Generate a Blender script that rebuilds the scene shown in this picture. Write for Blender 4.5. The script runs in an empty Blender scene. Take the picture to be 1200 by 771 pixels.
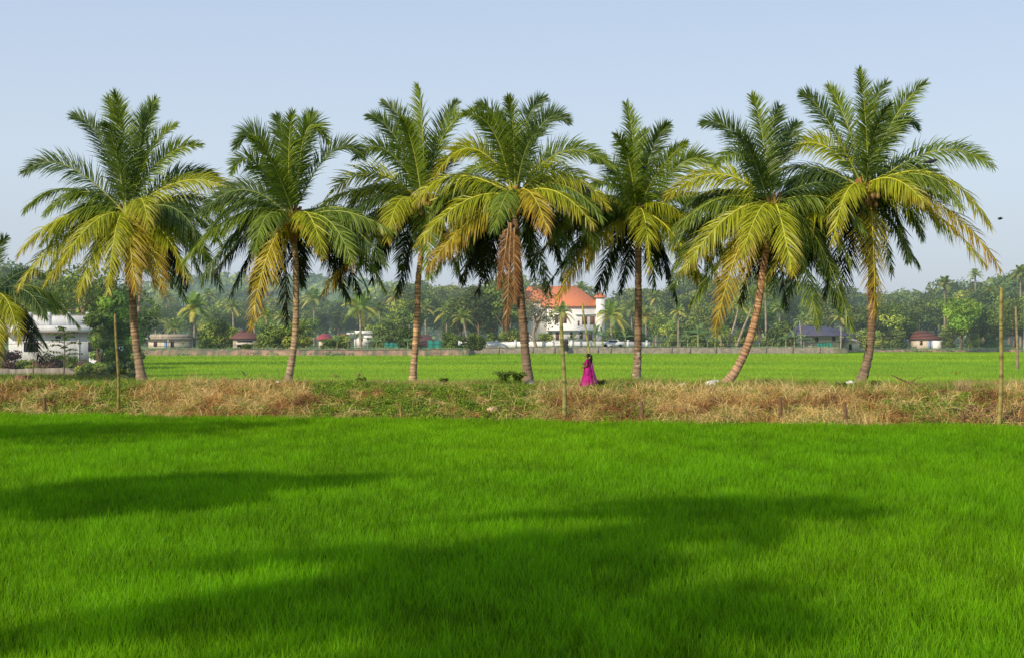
import bpy, math, random
import numpy as np
from mathutils import Vector

R = math.radians
sc = bpy.context.scene
COL = sc.collection
F = 1667.0; HC = 3.4; HY = 391.0            # lens in photo pixels, eye height, horizon row
rng = np.random.default_rng(7)
random.seed(7)

def at(px, py, Y):
    return np.array([(px - 600) / F * Y, Y, HC + (HY - py) / F * Y])

# ------------------------------------------------------------------ mesh helpers
class MB:
    def __init__(s):
        s.v = []; s.q = []; s.t = []; s.c = []; s.n = 0
    def add(s, v, q=None, t=None, c=(1, 1, 1)):
        v = np.asarray(v, dtype=np.float32).reshape(-1, 3)
        c = np.asarray(c, dtype=np.float32)
        if c.ndim == 1: c = np.tile(c, (len(v), 1))
        s.v.append(v); s.c.append(c)
        if q is not None and len(q): s.q.append(np.asarray(q, dtype=np.int32).reshape(-1, 4) + s.n)
        if t is not None and len(t): s.t.append(np.asarray(t, dtype=np.int32).reshape(-1, 3) + s.n)
        s.n += len(v)
    def mesh(s, name, mat=None, smooth=False):
        v = np.concatenate(s.v); c = np.concatenate(s.c)
        q = np.concatenate(s.q) if s.q else np.zeros((0, 4), np.int32)
        t = np.concatenate(s.t) if s.t else np.zeros((0, 3), np.int32)
        me = bpy.data.meshes.new(name)
        me.vertices.add(len(v)); me.vertices.foreach_set('co', v.ravel())
        loops = np.concatenate([q.ravel(), t.ravel()])
        me.loops.add(len(loops)); me.loops.foreach_set('vertex_index', loops)
        me.polygons.add(len(q) + len(t))
        st = np.concatenate([np.arange(len(q)) * 4, len(q) * 4 + np.arange(len(t)) * 3]).astype(np.int32)
        me.polygons.foreach_set('loop_start', st)
        if smooth: me.polygons.foreach_set('use_smooth', np.ones(len(st), dtype=bool))
        a = me.color_attributes.new('tint', 'FLOAT_COLOR', 'POINT')
        c4 = np.ones((len(v), 4), np.float32); c4[:, :3] = c
        a.data.foreach_set('color', c4.ravel())
        me.update(calc_edges=True)
        if mat: me.materials.append(mat)
        return me
    def obj(s, name, mat=None, parent=None, smooth=False, origin=None):
        if origin is not None:
            o_ = np.asarray(origin, dtype=np.float32)
            s.v = [a - o_ for a in s.v]
        o = bpy.data.objects.new(name, s.mesh(name, mat, smooth))
        COL.objects.link(o)
        if origin is not None: o.location = tuple(float(x) for x in origin)
        if parent: o.parent = parent
        return o

def tag(o, label=None, cat=None, group=None, kind=None):
    if label: o['label'] = label
    if cat: o['category'] = cat
    if group: o['group'] = group
    if kind: o['kind'] = kind
    return o

def empty(name, loc, label, cat, group=None, rz=0):
    o = bpy.data.objects.new(name, None); COL.objects.link(o)
    o.empty_display_size = .3
    o.location = tuple(float(x) for x in loc); o.rotation_euler = (0, 0, rz)
    return tag(o, label, cat, group)

def box(mb, x0, x1, y0, y1, z0, z1, c=(1, 1, 1)):
    v = [(x0, y0, z0), (x1, y0, z0), (x1, y1, z0), (x0, y1, z0), (x0, y0, z1), (x1, y0, z1), (x1, y1, z1), (x0, y1, z1)]
    mb.add(v, [(0, 3, 2, 1), (4, 5, 6, 7), (0, 1, 5, 4), (1, 2, 6, 5), (2, 3, 7, 6), (3, 0, 4, 7)], c=c)

def tube(mb, pts, rad, n=8, c=(1, 1, 1), cap=True):
    pts = np.asarray(pts, float); m = len(pts)
    rad = np.broadcast_to(np.asarray(rad, float), (m,))
    T = np.gradient(pts, axis=0); T /= np.linalg.norm(T, axis=1)[:, None] + 1e-9
    ref = np.array([0.0, 1.0, 0.03]) if abs(T[0][2]) > .5 else np.array([0, 0, 1.0])
    A = np.cross(T, ref); A /= np.linalg.norm(A, axis=1)[:, None] + 1e-9
    B = np.cross(T, A)
    th = np.arange(n) / n * 2 * np.pi
    v = pts[:, None, :] + rad[:, None, None] * (np.cos(th)[None, :, None] * A[:, None, :] + np.sin(th)[None, :, None] * B[:, None, :])
    i = np.arange(m - 1)[:, None] * n; j = np.arange(n)[None, :]; j2 = (j + 1) % n
    q = np.stack([i + j, i + n + j, i + n + j2, i + j2], -1).reshape(-1, 4)
    c = np.asarray(c, float)
    if c.ndim == 2: c = np.repeat(c, n, axis=0)
    mb.add(v.reshape(-1, 3), q, c=c)
    if cap:
        for k, rev in ((0, False), (m - 1, True)):
            vv = np.vstack([v[k], pts[k][None]])
            t = [((a + 1) % n, a, n) if not rev else (a, (a + 1) % n, n) for a in range(n)]
            mb.add(vv, t=t, c=c[0] if c.ndim == 1 and False else (c[k * n] if c.ndim == 2 else c))

def bez(p0, p1, p2, n):
    t = np.linspace(0, 1, n)[:, None]
    return (1 - t) ** 2 * p0 + 2 * t * (1 - t) * p1 + t * t * p2

def spline(pts, n):
    """smooth interpolation of a polyline"""
    pts = np.asarray(pts, float)
    d = np.r_[0, np.cumsum(np.linalg.norm(np.diff(pts, axis=0), axis=1))]
    P = np.vstack([2 * pts[0] - pts[1], pts, 2 * pts[-1] - pts[-2]])
    out = []
    for s in np.linspace(0, d[-1] * .99999, n):
        k = min(np.searchsorted(d, s, side='right') - 1, len(pts) - 2); t = (s - d[k]) / (d[k + 1] - d[k])
        a, b, c_, e = P[k], P[k + 1], P[k + 2], P[k + 3]
        out.append(.5 * ((2 * b) + (-a + c_) * t + (2 * a - 5 * b + 4 * c_ - e) * t * t + (-a + 3 * b - 3 * c_ + e) * t ** 3))
    return np.array(out)

def vnoise(x, y, seed=0):
    """smooth value noise in 0..1"""
    x = np.asarray(x, float); y = np.asarray(y, float)
    xi = np.floor(x).astype(np.int64); yi = np.floor(y).astype(np.int64); fx = x - xi; fy = y - yi
    fx = fx * fx * (3 - 2 * fx); fy = fy * fy * (3 - 2 * fy)
    def h(a, b):
        n = (a * 374761393 + b * 668265263 + seed * 982451653) & 0xffffffff
        n = ((n ^ (n >> 13)) * 1274126177) & 0xffffffff
        return ((n ^ (n >> 16)) & 0xffff) / 65535.0
    return (h(xi, yi) * (1 - fx) + h(xi + 1, yi) * fx) * (1 - fy) + (h(xi, yi + 1) * (1 - fx) + h(xi + 1, yi + 1) * fx) * fy
def fbm(x, y, seed=0, o=3):
    s = 0; a = .5; t = 0
    for k in range(o):
        s = s + a * vnoise(np.asarray(x) * 2 ** k, np.asarray(y) * 2 ** k, seed + k); t += a; a *= .5
    return s / t

# ------------------------------------------------------------------ materials
HAZE = (0.44, 0.56, 0.62)  # air light of distant haze, mixed into far surfaces as constant emission
def nodes(name):
    m = bpy.data.materials.new(name); m.use_nodes = True
    nt = m.node_tree; nt.nodes.clear()
    return m, nt, nt.nodes, nt.links

_mc = {}
def leafmat(name, haze=0.0, trans=.3, rough=.55, rnd=0.0, spec=.3, grain=0.0, gs=1.0):
    """surface coloured by the mesh's own tint, with thin-leaf translucency; haze = share of air light"""
    key = (name, haze)
    if key in _mc: return _mc[key]
    m, nt, N, L = nodes(name)
    out = N.new('ShaderNodeOutputMaterial'); at_ = N.new('ShaderNodeAttribute'); at_.attribute_name = 'tint'
    col = at_.outputs['Color']
    if rnd:
        oi = N.new('ShaderNodeObjectInfo'); mr = N.new('ShaderNodeMapRange')
        mr.inputs['To Min'].default_value = 1 - rnd; mr.inputs['To Max'].default_value = 1 + rnd
        L.new(oi.outputs['Random'], mr.inputs['Value'])
        hs = N.new('ShaderNodeHueSaturation'); L.new(mr.outputs[0], hs.inputs['Value']); L.new(col, hs.inputs['Color'])
        m2 = N.new('ShaderNodeMapRange'); m2.inputs['To Min'].default_value = .5 - rnd * .06; m2.inputs['To Max'].default_value = .5 + rnd * .05
        mo = N.new('ShaderNodeMath'); mo.operation = 'FRACT'; mm = N.new('ShaderNodeMath'); mm.operation = 'MULTIPLY'; mm.inputs[1].default_value = 17.3
        L.new(oi.outputs['Random'], mm.inputs[0]); L.new(mm.outputs[0], mo.inputs[0]); L.new(mo.outputs[0], m2.inputs['Value'])
        L.new(m2.outputs[0], hs.inputs['Hue']); col = hs.outputs['Color']
    if grain:
        tc = N.new('ShaderNodeTexCoord'); nz = N.new('ShaderNodeTexNoise'); nz.inputs['Scale'].default_value = gs; nz.inputs['Detail'].default_value = 5
        L.new(tc.outputs['Object'], nz.inputs['Vector'])
        mr = N.new('ShaderNodeMapRange'); mr.inputs['From Min'].default_value = .25; mr.inputs['From Max'].default_value = .75
        mr.inputs['To Min'].default_value = 1 - grain; mr.inputs['To Max'].default_value = 1 + grain
        L.new(nz.outputs[0], mr.inputs['Value'])
        vm = N.new('ShaderNodeVectorMath'); vm.operation = 'SCALE'
        L.new(col, vm.inputs[0]); L.new(mr.outputs[0], vm.inputs['Scale']); col = vm.outputs[0]
    p = N.new('ShaderNodeBsdfPrincipled'); p.inputs['Roughness'].default_value = rough
    p.inputs['Specular IOR Level'].default_value = spec
    L.new(col, p.inputs['Base Color'])
    sh = p.outputs[0]
    if trans:
        tr = N.new('ShaderNodeBsdfTranslucent'); mx = N.new('ShaderNodeMixShader'); mx.inputs[0].default_value = trans
        hs2 = N.new('ShaderNodeHueSaturation'); hs2.inputs['Saturation'].default_value = 1.1; hs2.inputs['Value'].default_value = 1.5; hs2.inputs['Hue'].default_value = .49
        L.new(col, hs2.inputs['Color']); L.new(hs2.outputs[0], tr.inputs['Color'])
        L.new(sh, mx.inputs[1]); L.new(tr.outputs[0], mx.inputs[2]); sh = mx.outputs[0]
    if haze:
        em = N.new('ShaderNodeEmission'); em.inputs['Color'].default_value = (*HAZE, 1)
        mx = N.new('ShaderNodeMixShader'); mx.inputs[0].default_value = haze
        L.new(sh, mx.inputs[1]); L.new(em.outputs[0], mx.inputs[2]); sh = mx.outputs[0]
    L.new(sh, out.inputs['Surface'])
    _mc[key] = m
    return m

def solid(name, c, rough=.8, haze=0.0, var=.12, scale=3.0, bump=0.0, c2=None, spec=.3, streak=False):
    """weathered solid: base colour broken up by noise"""
    if name in _mc: return _mc[name]
    m, nt, N, L = nodes(name)
    out = N.new('ShaderNodeOutputMaterial'); tc = N.new('ShaderNodeTexCoord'); mp = N.new('ShaderNodeMapping')
    L.new(tc.outputs['Object'], mp.inputs['Vector'])
    if streak: mp.inputs['Scale'].default_value = (1, 1, .15)
    nz = N.new('ShaderNodeTexNoise'); nz.inputs['Scale'].default_value = scale; nz.inputs['Detail'].default_value = 6; nz.inputs['Roughness'].default_value = .65
    L.new(mp.outputs[0], nz.inputs['Vector'])
    rp = N.new('ShaderNodeValToRGB'); rp.color_ramp.elements[0].position = .32; rp.color_ramp.elements[1].position = .68
    a = c2 if c2 else tuple(x * (1 - 2 * var) for x in c); b = tuple(min(1, x * (1 + var)) for x in c)
    rp.color_ramp.elements[0].color = (*a, 1); rp.color_ramp.elements[1].color = (*b, 1)
    L.new(nz.outputs[0], rp.inputs[0])
    p = N.new('ShaderNodeBsdfPrincipled'); p.inputs['Roughness'].default_value = rough; p.inputs['Specular IOR Level'].default_value = spec
    L.new(rp.outputs[0], p.inputs['Base Color'])
    if bump:
        bp = N.new('ShaderNodeBump'); bp.inputs['Strength'].default_value = bump; bp.inputs['Distance'].default_value = .05
        L.new(nz.outputs[0], bp.inputs['Height']); L.new(bp.outputs[0], p.inputs['Normal'])
    sh = p.outputs[0]
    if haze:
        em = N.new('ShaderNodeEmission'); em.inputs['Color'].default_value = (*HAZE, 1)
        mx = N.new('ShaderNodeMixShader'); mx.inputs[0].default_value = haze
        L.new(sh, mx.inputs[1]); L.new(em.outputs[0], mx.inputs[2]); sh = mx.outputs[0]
    L.new(sh, out.inputs['Surface'])
    _mc[name] = m
    return m

def rgb(r, g, b):
    f = lambda x: ((x / 255 + .055) / 1.055) ** 2.4 if x > 10 else x / 255 / 12.92
    return (f(r), f(g), f(b))

# ------------------------------------------------------------------ light, sky, camera
SUN_EL, SUN_AZ = 29.0, 42.0                 # light travels forward and to the right
sd = Vector((-math.sin(R(SUN_AZ)) * math.cos(R(SUN_EL)), -math.cos(R(SUN_AZ)) * math.cos(R(SUN_EL)), math.sin(R(SUN_EL))))
sl = bpy.data.lights.new('sun', 'SUN'); sl.energy = 4.2; sl.angle = R(0.9); sl.color = (1.0, .86, .66)
so = bpy.data.objects.new('sun', sl); COL.objects.link(so); so.location = (-40, -40, 40)
so.rotation_euler = (-sd).to_track_quat('-Z', 'Y').to_euler()
w = bpy.data.worlds.new('World'); sc.world = w; w.use_nodes = True
wt = w.node_tree; wt.nodes.clear()
wo = wt.nodes.new('ShaderNodeOutputWorld'); bg = wt.nodes.new('ShaderNodeBackground')
sky = wt.nodes.new('ShaderNodeTexSky'); sky.sky_type = 'NISHITA'; sky.sun_disc = False
sky.sun_elevation = R(SUN_EL); sky.sun_rotation = math.atan2(sd.x, sd.y)
sky.air_density = 1.0; sky.dust_density = 2.2; sky.ozone_density = 1.3; sky.altitude = 0
bg.inputs['Strength'].default_value = 0.1
# hazy air: the clear-sky colour is washed towards a pale milky blue
mixs = wt.nodes.new('ShaderNodeMixRGB'); mixs.inputs[0].default_value = .75
mixs.inputs[2].default_value = (5.0, 6.3, 8.0, 1)
tcw = wt.nodes.new('ShaderNodeTexCoord'); sep = wt.nodes.new('ShaderNodeSeparateXYZ'); rw = wt.nodes.new('ShaderNodeValToRGB')
wt.links.new(tcw.outputs['Generated'], sep.inputs[0]); wt.links.new(sep.outputs['Z'], rw.inputs[0])
e = rw.color_ramp.elements; e[0].position = 0.0; e[0].color = (.64, .715, .81, 1); e[1].position = .5; e[1].color = (.34, .50, .80, 1)
x_ = rw.color_ramp.elements.new(.12); x_.color = (.72, .83, .97, 1)
x_ = rw.color_ramp.elements.new(.24); x_.color = (.595, .73, .95, 1)
sclw = wt.nodes.new('ShaderNodeVectorMath'); sclw.operation = 'SCALE'; sclw.inputs['Scale'].default_value = 10.0
wt.links.new(rw.outputs[0], sclw.inputs[0]); wt.links.new(sclw.outputs[0], mixs.inputs[2])
wt.links.new(sky.outputs[0], mixs.inputs[1]); wt.links.new(mixs.outputs[0], bg.inputs['Color']); wt.links.new(bg.outputs[0], wo.inputs[0])
cam = bpy.data.cameras.new('camera'); co = bpy.data.objects.new('camera', cam); COL.objects.link(co); sc.camera = co
cam.sensor_width = 36; cam.lens = 36 * F / 1200; cam.clip_end = 9000; cam.clip_start = .1
co.location = (0, 0, HC); co.rotation_euler = (R(90) + math.atan((HY - 385.5) / F), 0, 0)
sc.view_settings.view_transform = 'Standard'; sc.view_settings.look = 'None'; sc.view_settings.exposure = 0; sc.view_settings.gamma = 1
sc.render.resolution_x = 1024; sc.render.resolution_y = 657
sc.cycles.use_denoising = True
sc.cycles.max_bounces = 6; sc.cycles.transparent_max_bounces = 4

# ------------------------------------------------------------------ ground sheets
def bund_front(X): return 53.2 - .2 * X + .35 * (fbm(X * .25 + 9, X * 0, 3) - .5) * 2
def bund_back(X): return 70.5 - .02 * X
def bund_z(X, Y):
    """height of the embankment at a point"""
    X = np.asarray(X, float); Y = np.asarray(Y, float)
    f = bund_front(X); b = bund_back(X)
    up = np.clip((Y - f) / 3.2, 0, 1); up = up ** .8
    dn = np.clip((b + 2.2 - Y) / 2.2, 0, 1)
    z = .95 * np.minimum(up, dn) + .46 * (fbm(X * .75, Y * .75, 5) - .5) * np.minimum(up, dn) ** .5
    # worn path down the middle
    return z

def field_material():
    m, nt, N, L = nodes('paddy_ground')
    out = N.new('ShaderNodeOutputMaterial'); tc = N.new('ShaderNodeTexCoord'); p = N.new('ShaderNodeBsdfPrincipled')
    p.inputs['Roughness'].default_value = .9; p.inputs['Specular IOR Level'].default_value = .1
    mp = N.new('ShaderNodeMapping'); mp.inputs['Scale'].default_value = (.02, .12, 1); L.new(tc.outputs['Object'], mp.inputs['Vector'])
    n1 = N.new('ShaderNodeTexNoise'); n1.inputs['Scale'].default_value = 1; n1.inputs['Detail'].default_value = 6; L.new(mp.outputs[0], n1.inputs['Vector'])
    mp2 = N.new('ShaderNodeMapping'); mp2.inputs['Scale'].default_value = (2.0, .5, 1); L.new(tc.outputs['Object'], mp2.inputs['Vector'])
    n2 = N.new('ShaderNodeTexNoise'); n2.inputs['Scale'].default_value = 1; n2.inputs['Detail'].default_value = 8; n2.inputs['Roughness'].default_value = .75; L.new(mp2.outputs[0], n2.inputs['Vector'])
    r1 = N.new('ShaderNodeValToRGB'); r1.color_ramp.elements[0].position = .35; r1.color_ramp.elements[1].position = .65
    r1.color_ramp.elements[0].color = (.19, .35, .022, 1); r1.color_ramp.elements[1].color = (.31, .46, .03, 1)
    L.new(n1.outputs[0], r1.inputs[0])
    r2 = N.new('ShaderNodeMapRange'); r2.inputs['From Min'].default_value = .3; r2.inputs['From Max'].default_value = .7; r2.inputs['To Min'].default_value = .82; r2.inputs['To Max'].default_value = 1.15
    L.new(n2.outputs[0], r2.inputs['Value'])
    v = N.new('ShaderNodeVectorMath'); v.operation = 'SCALE'; L.new(r1.outputs[0], v.inputs[0]); L.new(r2.outputs[0], v.inputs['Scale'])
    # wet dark soil and stubble under the near rice
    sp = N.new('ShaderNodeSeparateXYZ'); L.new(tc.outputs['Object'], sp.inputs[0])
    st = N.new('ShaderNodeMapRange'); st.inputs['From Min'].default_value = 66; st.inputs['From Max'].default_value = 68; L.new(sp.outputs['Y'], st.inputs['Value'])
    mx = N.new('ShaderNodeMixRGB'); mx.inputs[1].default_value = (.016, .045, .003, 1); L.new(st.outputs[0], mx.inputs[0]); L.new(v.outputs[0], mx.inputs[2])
    L.new(mx.outputs[0], p.inputs['Base Color']); L.new(p.outputs[0], out.inputs['Surface'])
    return m
mb = MB(); S = 5000
mb.add([(-S, -300, 0), (S, -300, 0), (S, S, 0), (-S, S, 0)], [(0, 1, 2, 3)])
tag(mb.obj('ground', field_material()), kind='structure')

# embankment
xs = np.linspace(-75, 75, 420); ys = np.linspace(-1, 18, 84)
XX, VV = np.meshgrid(xs, ys, indexing='ij')
f = bund_front(XX); b = bund_back(XX) + 2.2
YY = f + (VV + 1) / 19 * (b - f + .6) - .3
ZZ = bund_z(XX, YY) + .01
ZZ[:, 0] = -.1; ZZ[:, -1] = -.1
nx, ny = XX.shape
idx = np.arange(nx * ny).reshape(nx, ny)
q = np.stack([idx[:-1, :-1], idx[1:, :-1], idx[1:, 1:], idx[:-1, 1:]], -1).reshape(-1, 4)
mb = MB()
k = fbm(XX * .6, YY * .6, 11)[..., None]
cc = np.array([.26, .15, .07]) * (1 - k) + np.array([.12, .15, .03]) * k
mb.add(np.stack([XX, YY, ZZ], -1).reshape(-1, 3), q, c=cc.reshape(-1, 3))
tag(mb.obj('embankment', leafmat('earth', 0, 0, .95, 0, .1, .35, 3.0), smooth=True), kind='structure')

# garden ground of the homestead on the left
LZ = .46
mb = MB(); ne = 40
Yl = np.linspace(71.5, 216, ne); Xe = -.262 * Yl + .5 * np.sin(Yl * .4)
rows = []
for xo, zz in ((-260, LZ), (-14, LZ), (-5, LZ + .03), (-.8, LZ - .05), (0, -.06)):
    if xo == -260: rows.append(np.stack([np.full(ne, -260.0), Yl, np.full(ne, zz)], -1))
    else: rows.append(np.stack([Xe + xo, Yl, np.full(ne, zz) + .04 * np.sin(Yl)], -1))
G = np.array(rows); idx = np.arange(G.shape[0] * ne).reshape(G.shape[0], ne)
q = np.stack([idx[:-1, :-1], idx[1:, :-1], idx[1:, 1:], idx[:-1, 1:]], -1).reshape(-1, 4)
kk = fbm(G[..., 0] * .2, G[..., 1] * .2, 4)[..., None]
mb.add(G.reshape(-1, 3), q, c=(np.array([.17, .10, .05]) * (1 - kk) + np.array([.09, .15, .03]) * kk).reshape(-1, 3))
tag(mb.obj('yard_ground', leafmat('earth', 0, 0, .95, 0, .1, .35, 3.0)), kind='structure')

# far land: bank behind the far paddy
def far_edge(X):
    X = np.asarray(X, float)
    y = np.where(X < -7, 218, np.where(X < 57, 240.5, 268))
    return y.astype(float)
LAND = .95
xs = np.unique(np.r_[np.linspace(-400, -62, 12), np.linspace(-60, -7.01, 420), np.linspace(-6.99, 56.9, 60), np.linspace(57.1, 130, 400), np.linspace(112, 500, 12)])
mb = MB()
fe = far_edge(xs) + 1.2 * (fbm(xs * .15, xs * 0, 8) - .5)
top = np.where(xs < -7, .98, np.where(xs < 57, 1.0, .40)) + .5 * (fbm(xs * 1.3, xs * 0 + 3, 6) - .5)
rows = [np.stack([xs, fe, np.full_like(xs, -.05)], -1), np.stack([xs, fe + .35, top * .75], -1), np.stack([xs, fe + .9, top], -1),
        np.stack([xs, fe + 9, np.where(xs < 57, LAND, .30)], -1), np.stack([xs, fe * 0 + 330, np.full_like(xs, LAND)], -1), np.stack([xs * 6, fe * 0 + 4500, np.full_like(xs, LAND)], -1)]
G = np.array(rows); n_ = len(xs); idx = np.arange(6 * n_).reshape(6, n_)
q = np.stack([idx[:-1, :-1], idx[:-1, 1:], idx[1:, 1:], idx[1:, :-1]], -1).reshape(-1, 4)
c = np.zeros((6, n_, 3)); kk = np.clip((fbm(xs * 1.6, xs * 0, 2)[:, None] - .5) * 3 + .5, 0, 1)
c[0:3] = np.array([.33, .20, .115]) * (1 - kk) + np.array([.14, .13, .06]) * kk
c[3:] = (.10, .17, .04)
mb.add(G.reshape(-1, 3), q, c=c.reshape(-1, 3))
tag(mb.obj('far_land', leafmat('far_earth', .12, 0, .95, 0, .1, .55, 1.1)), kind='structure')

# ------------------------------------------------------------------ grass / rice
def blades(mb, P, h, wd, lean, col, tipcol, segs=2, az=None, flat=.0):
    """vectorised grass blades. P (n,3) roots"""
    n = len(P)
    if az is None: az = rng.random(n) * 2 * np.pi
    la = rng.random(n) * 2 * np.pi
    L = np.stack([np.cos(la), np.sin(la), np.zeros(n)], -1) * lean[:, None]
    W = np.stack([np.cos(az), np.sin(az), np.zeros(n)], -1) * (wd / 2)[:, None]
    V = []; C = []
    for s in range(segs):
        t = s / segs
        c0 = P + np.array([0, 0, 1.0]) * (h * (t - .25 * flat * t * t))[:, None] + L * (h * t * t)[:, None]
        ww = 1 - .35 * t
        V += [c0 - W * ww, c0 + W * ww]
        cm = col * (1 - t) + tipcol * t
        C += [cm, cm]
    V.append(P + np.array([0, 0, 1.0]) * (h * (1 - .35 * flat))[:, None] + L * h[:, None]); C.append(tipcol)
    m = 2 * segs + 1
    V = np.stack(V, 1).reshape(-1, 3); C = np.stack(C, 1).reshape(-1, 3)
    base = np.arange(n)[:, None] * m
    q = []
    for s in range(segs - 1):
        q.append(base + np.array([2 * s, 2 * s + 1, 2 * s + 3, 2 * s + 2]))
    k = 2 * (segs - 1)
    t_ = base + np.array([k, k + 1, k + 2])
    mb.add(V, np.concatenate(q) if q else None, t_, C)

rice_mat = leafmat('rice_leaf', 0, .48, .5, 0, .18)
def rice_points(z0, z1, dens, marg=4.5):
    wmax = .36 * z1 + marg
    n = int((z1 - z0) * 2 * wmax * dens)
    x = (rng.random(n) * 2 - 1) * wmax; y = z0 + rng.random(n) * (z1 - z0)
    k = (np.abs(x) < .36 * y + marg) & (y < bund_front(x) + .15)
    return np.stack([x[k], y[k], np.zeros(k.sum())], -1)
mb = MB()
zz = [12.2, 15, 18, 21.5, 25.5, 30, 35.5, 42, 50, 64]
for a, b_ in zip(zz[:-1], zz[1:]):
    zc = (a + b_) / 2
    P = rice_points(a, b_, 1150 * (14 / zc) ** .95)
    n = len(P)
    big = fbm(P[:, 0] * .16, P[:, 1] * .10, 21, 3); mid = fbm(P[:, 0] * .9, P[:, 1] * .5, 31, 2); sm = vnoise(P[:, 0] * 4.5, P[:, 1] * 4.5, 41)
    h = (.27 + .09 * (mid - .5) + .045 * (sm - .5)) * (.75 + .45 * rng.random(n))
    wd = .0092 * (.7 + .6 * rng.random(n)) * np.clip(zc / 20, 1, 2.2)
    lean = .12 + .5 * rng.random(n) ** 2
    g = .62 + .62 * rng.random(n) + .45 * (mid - .5) + .38 * (sm - .5)
    yl = np.clip(.35 * rng.random(n) ** 2 + .6 * (big - .42), 0, 1)[:, None]
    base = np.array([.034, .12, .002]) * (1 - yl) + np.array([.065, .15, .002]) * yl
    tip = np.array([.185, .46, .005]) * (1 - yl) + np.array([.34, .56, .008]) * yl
    tall = rng.random(n) < .02
    h[tall] *= 1.4; yl[tall] = 1.0
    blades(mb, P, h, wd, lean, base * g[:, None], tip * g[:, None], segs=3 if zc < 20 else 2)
o = mb.obj('rice_grass', rice_mat); tag(o, 'bright green young rice covering the near paddy', 'rice', kind='stuff')
print('rice verts', mb.n)
# rice of the field beyond the embankment
mb = MB()
for a, b_, dn in ((71, 80, 110), (80, 92, 70), (92, 112, 40), (112, 140, 22), (140, 180, 11), (180, 240, 6)):
    wmax = .37 * b_ + 5; n = int((b_ - a) * 2 * wmax * dn)
    x = (rng.random(n) * 2 - 1) * wmax; y = a + rng.random(n) * (b_ - a)
    k = (np.abs(x) < .37 * y + 5) & (x > -.262 * y) & (y > bund_back(x) + 1.8) & (y < far_edge(x) - .5)
    x = x[k]; y = y[k]; n = len(x); zc = (a + b_) / 2
    band = fbm(x * .015, y * .11, 51, 3); sm = fbm(x * .3, y * .3, 61, 2)
    h = .24 * (.7 + .5 * rng.random(n)); wd = np.full(n, .022 * zc / 75)
    g = (.8 + .3 * rng.random(n) + .4 * (sm - .5))[:, None]
    yl = np.clip(.1 + 2.4 * (band - .42), 0, 1)[:, None]
    base = np.array([.15, .29, .015]) * (1 - yl) + np.array([.25, .38, .02]) * yl
    tip = np.array([.24, .43, .03]) * (1 - yl) + np.array([.40, .56, .035]) * yl
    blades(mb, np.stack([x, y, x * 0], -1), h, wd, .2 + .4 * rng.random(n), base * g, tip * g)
o = mb.obj('rice_grass', leafmat('rice_leaf_far', .03, .35, .55, 0, .15)); tag(o, 'pale green rice of the field beyond the embankment', 'rice', kind='stuff')

# ------------------------------------------------------------------ embankment vegetation
# how dry the slope is along the photograph, by column
DRY = np.array([(0, .6), (60, .6), (120, .45), (165, .5), (190, .95), (350, .95), (372, .35), (430, .4), (480, .3), (560, .45), (620, .35), (640, .7), (700, .75),
                (760, .65), (800, .85), (960, .9), (1000, .8), (1070, .6), (1110, .5), (1150, .65), (1200, .8)])
def dryness(X, Y):
    px = 600 + X / Y * F
    return np.interp(px, DRY[:, 0], DRY[:, 1])
straw_mat = leafmat('straw', 0, .22, .75, 0, .2)
weed_mat = leafmat('weed_leaf', 0, .35, .6, 0, .2)
def strands(mb, C, n_per, length, colset, down, width=.014, spread=1.0, segs=4, up=.35):
    """tussocks of long arcing strands from centres C (m,3)"""
    m = len(C); n = m * n_per
    ci = np.repeat(np.arange(m), n_per)
    P = C[ci] + np.stack([rng.normal(0, .10, n), rng.normal(0, .10, n), np.zeros(n)], -1)
    az = rng.random(n) * 2 * np.pi
    D = np.stack([np.cos(az) * spread, np.sin(az) * spread * .8 - down * .6, up + .6 * rng.random(n)], -1)
    tz = rng.normal(0, .5, m)[ci]
    D[:, 0] += tz
    D /= np.linalg.norm(D, axis=1)[:, None]
    Ln = length * (.5 + .8 * rng.random(n))
    zn = np.clip((fbm(C[:, 0] * 1.1, C[:, 1] * 1.4, 117) - .44) * 2.6 + .5 + rng.normal(0, .16, m), 0, .999)
    cidx = (zn * len(colset)).astype(int)[ci]
    cols = np.array(colset)[cidx] * (.65 + .6 * rng.random(n))[:, None] * (.8 + .4 * rng.random(m))[ci][:, None]
    Wd = np.cross(D, rng.normal(0, 1, (n, 3))); Wd /= np.linalg.norm(Wd, axis=1)[:, None]
    V = []; cur = P.copy(); d = D.copy()
    for s in range(segs + 1):
        t = s / segs; w_ = width / 2 * (1 - .8 * t)
        V += [cur - Wd * w_, cur + Wd * w_]
        cur = cur + d * (Ln / segs)[:, None]
        d = d + np.array([0, -.1 * down, -.62]) ; d /= np.linalg.norm(d, axis=1)[:, None]
        gz = bund_z(cur[:, 0], cur[:, 1]) + .02 + .10 * rng.random(n)
        cur[:, 2] = np.maximum(cur[:, 2], gz)
    k = 2 * (segs + 1); V = np.stack(V, 1).reshape(-1, 3)
    base = np.arange(n)[:, None] * k
    q = np.concatenate([base + np.array([2 * s, 2 * s + 1, 2 * s + 3, 2 * s + 2]) for s in range(segs)])
    mb.add(V, q, c=np.repeat(cols, k, axis=0))
def bund_pts(n, v0, v1, ymax=None):
    X = (rng.random(n) * 2 - 1) * 30; f = bund_front(X)
    Y = f + v0 + rng.random(n) * (v1 - v0)
    return X, Y
mb = MB()
X, Y = bund_pts(12500, -.1, 8.6)
d = dryness(X, Y) * (.42 + .95 * fbm(X * 1.1, Y * 1.1, 71))
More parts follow.
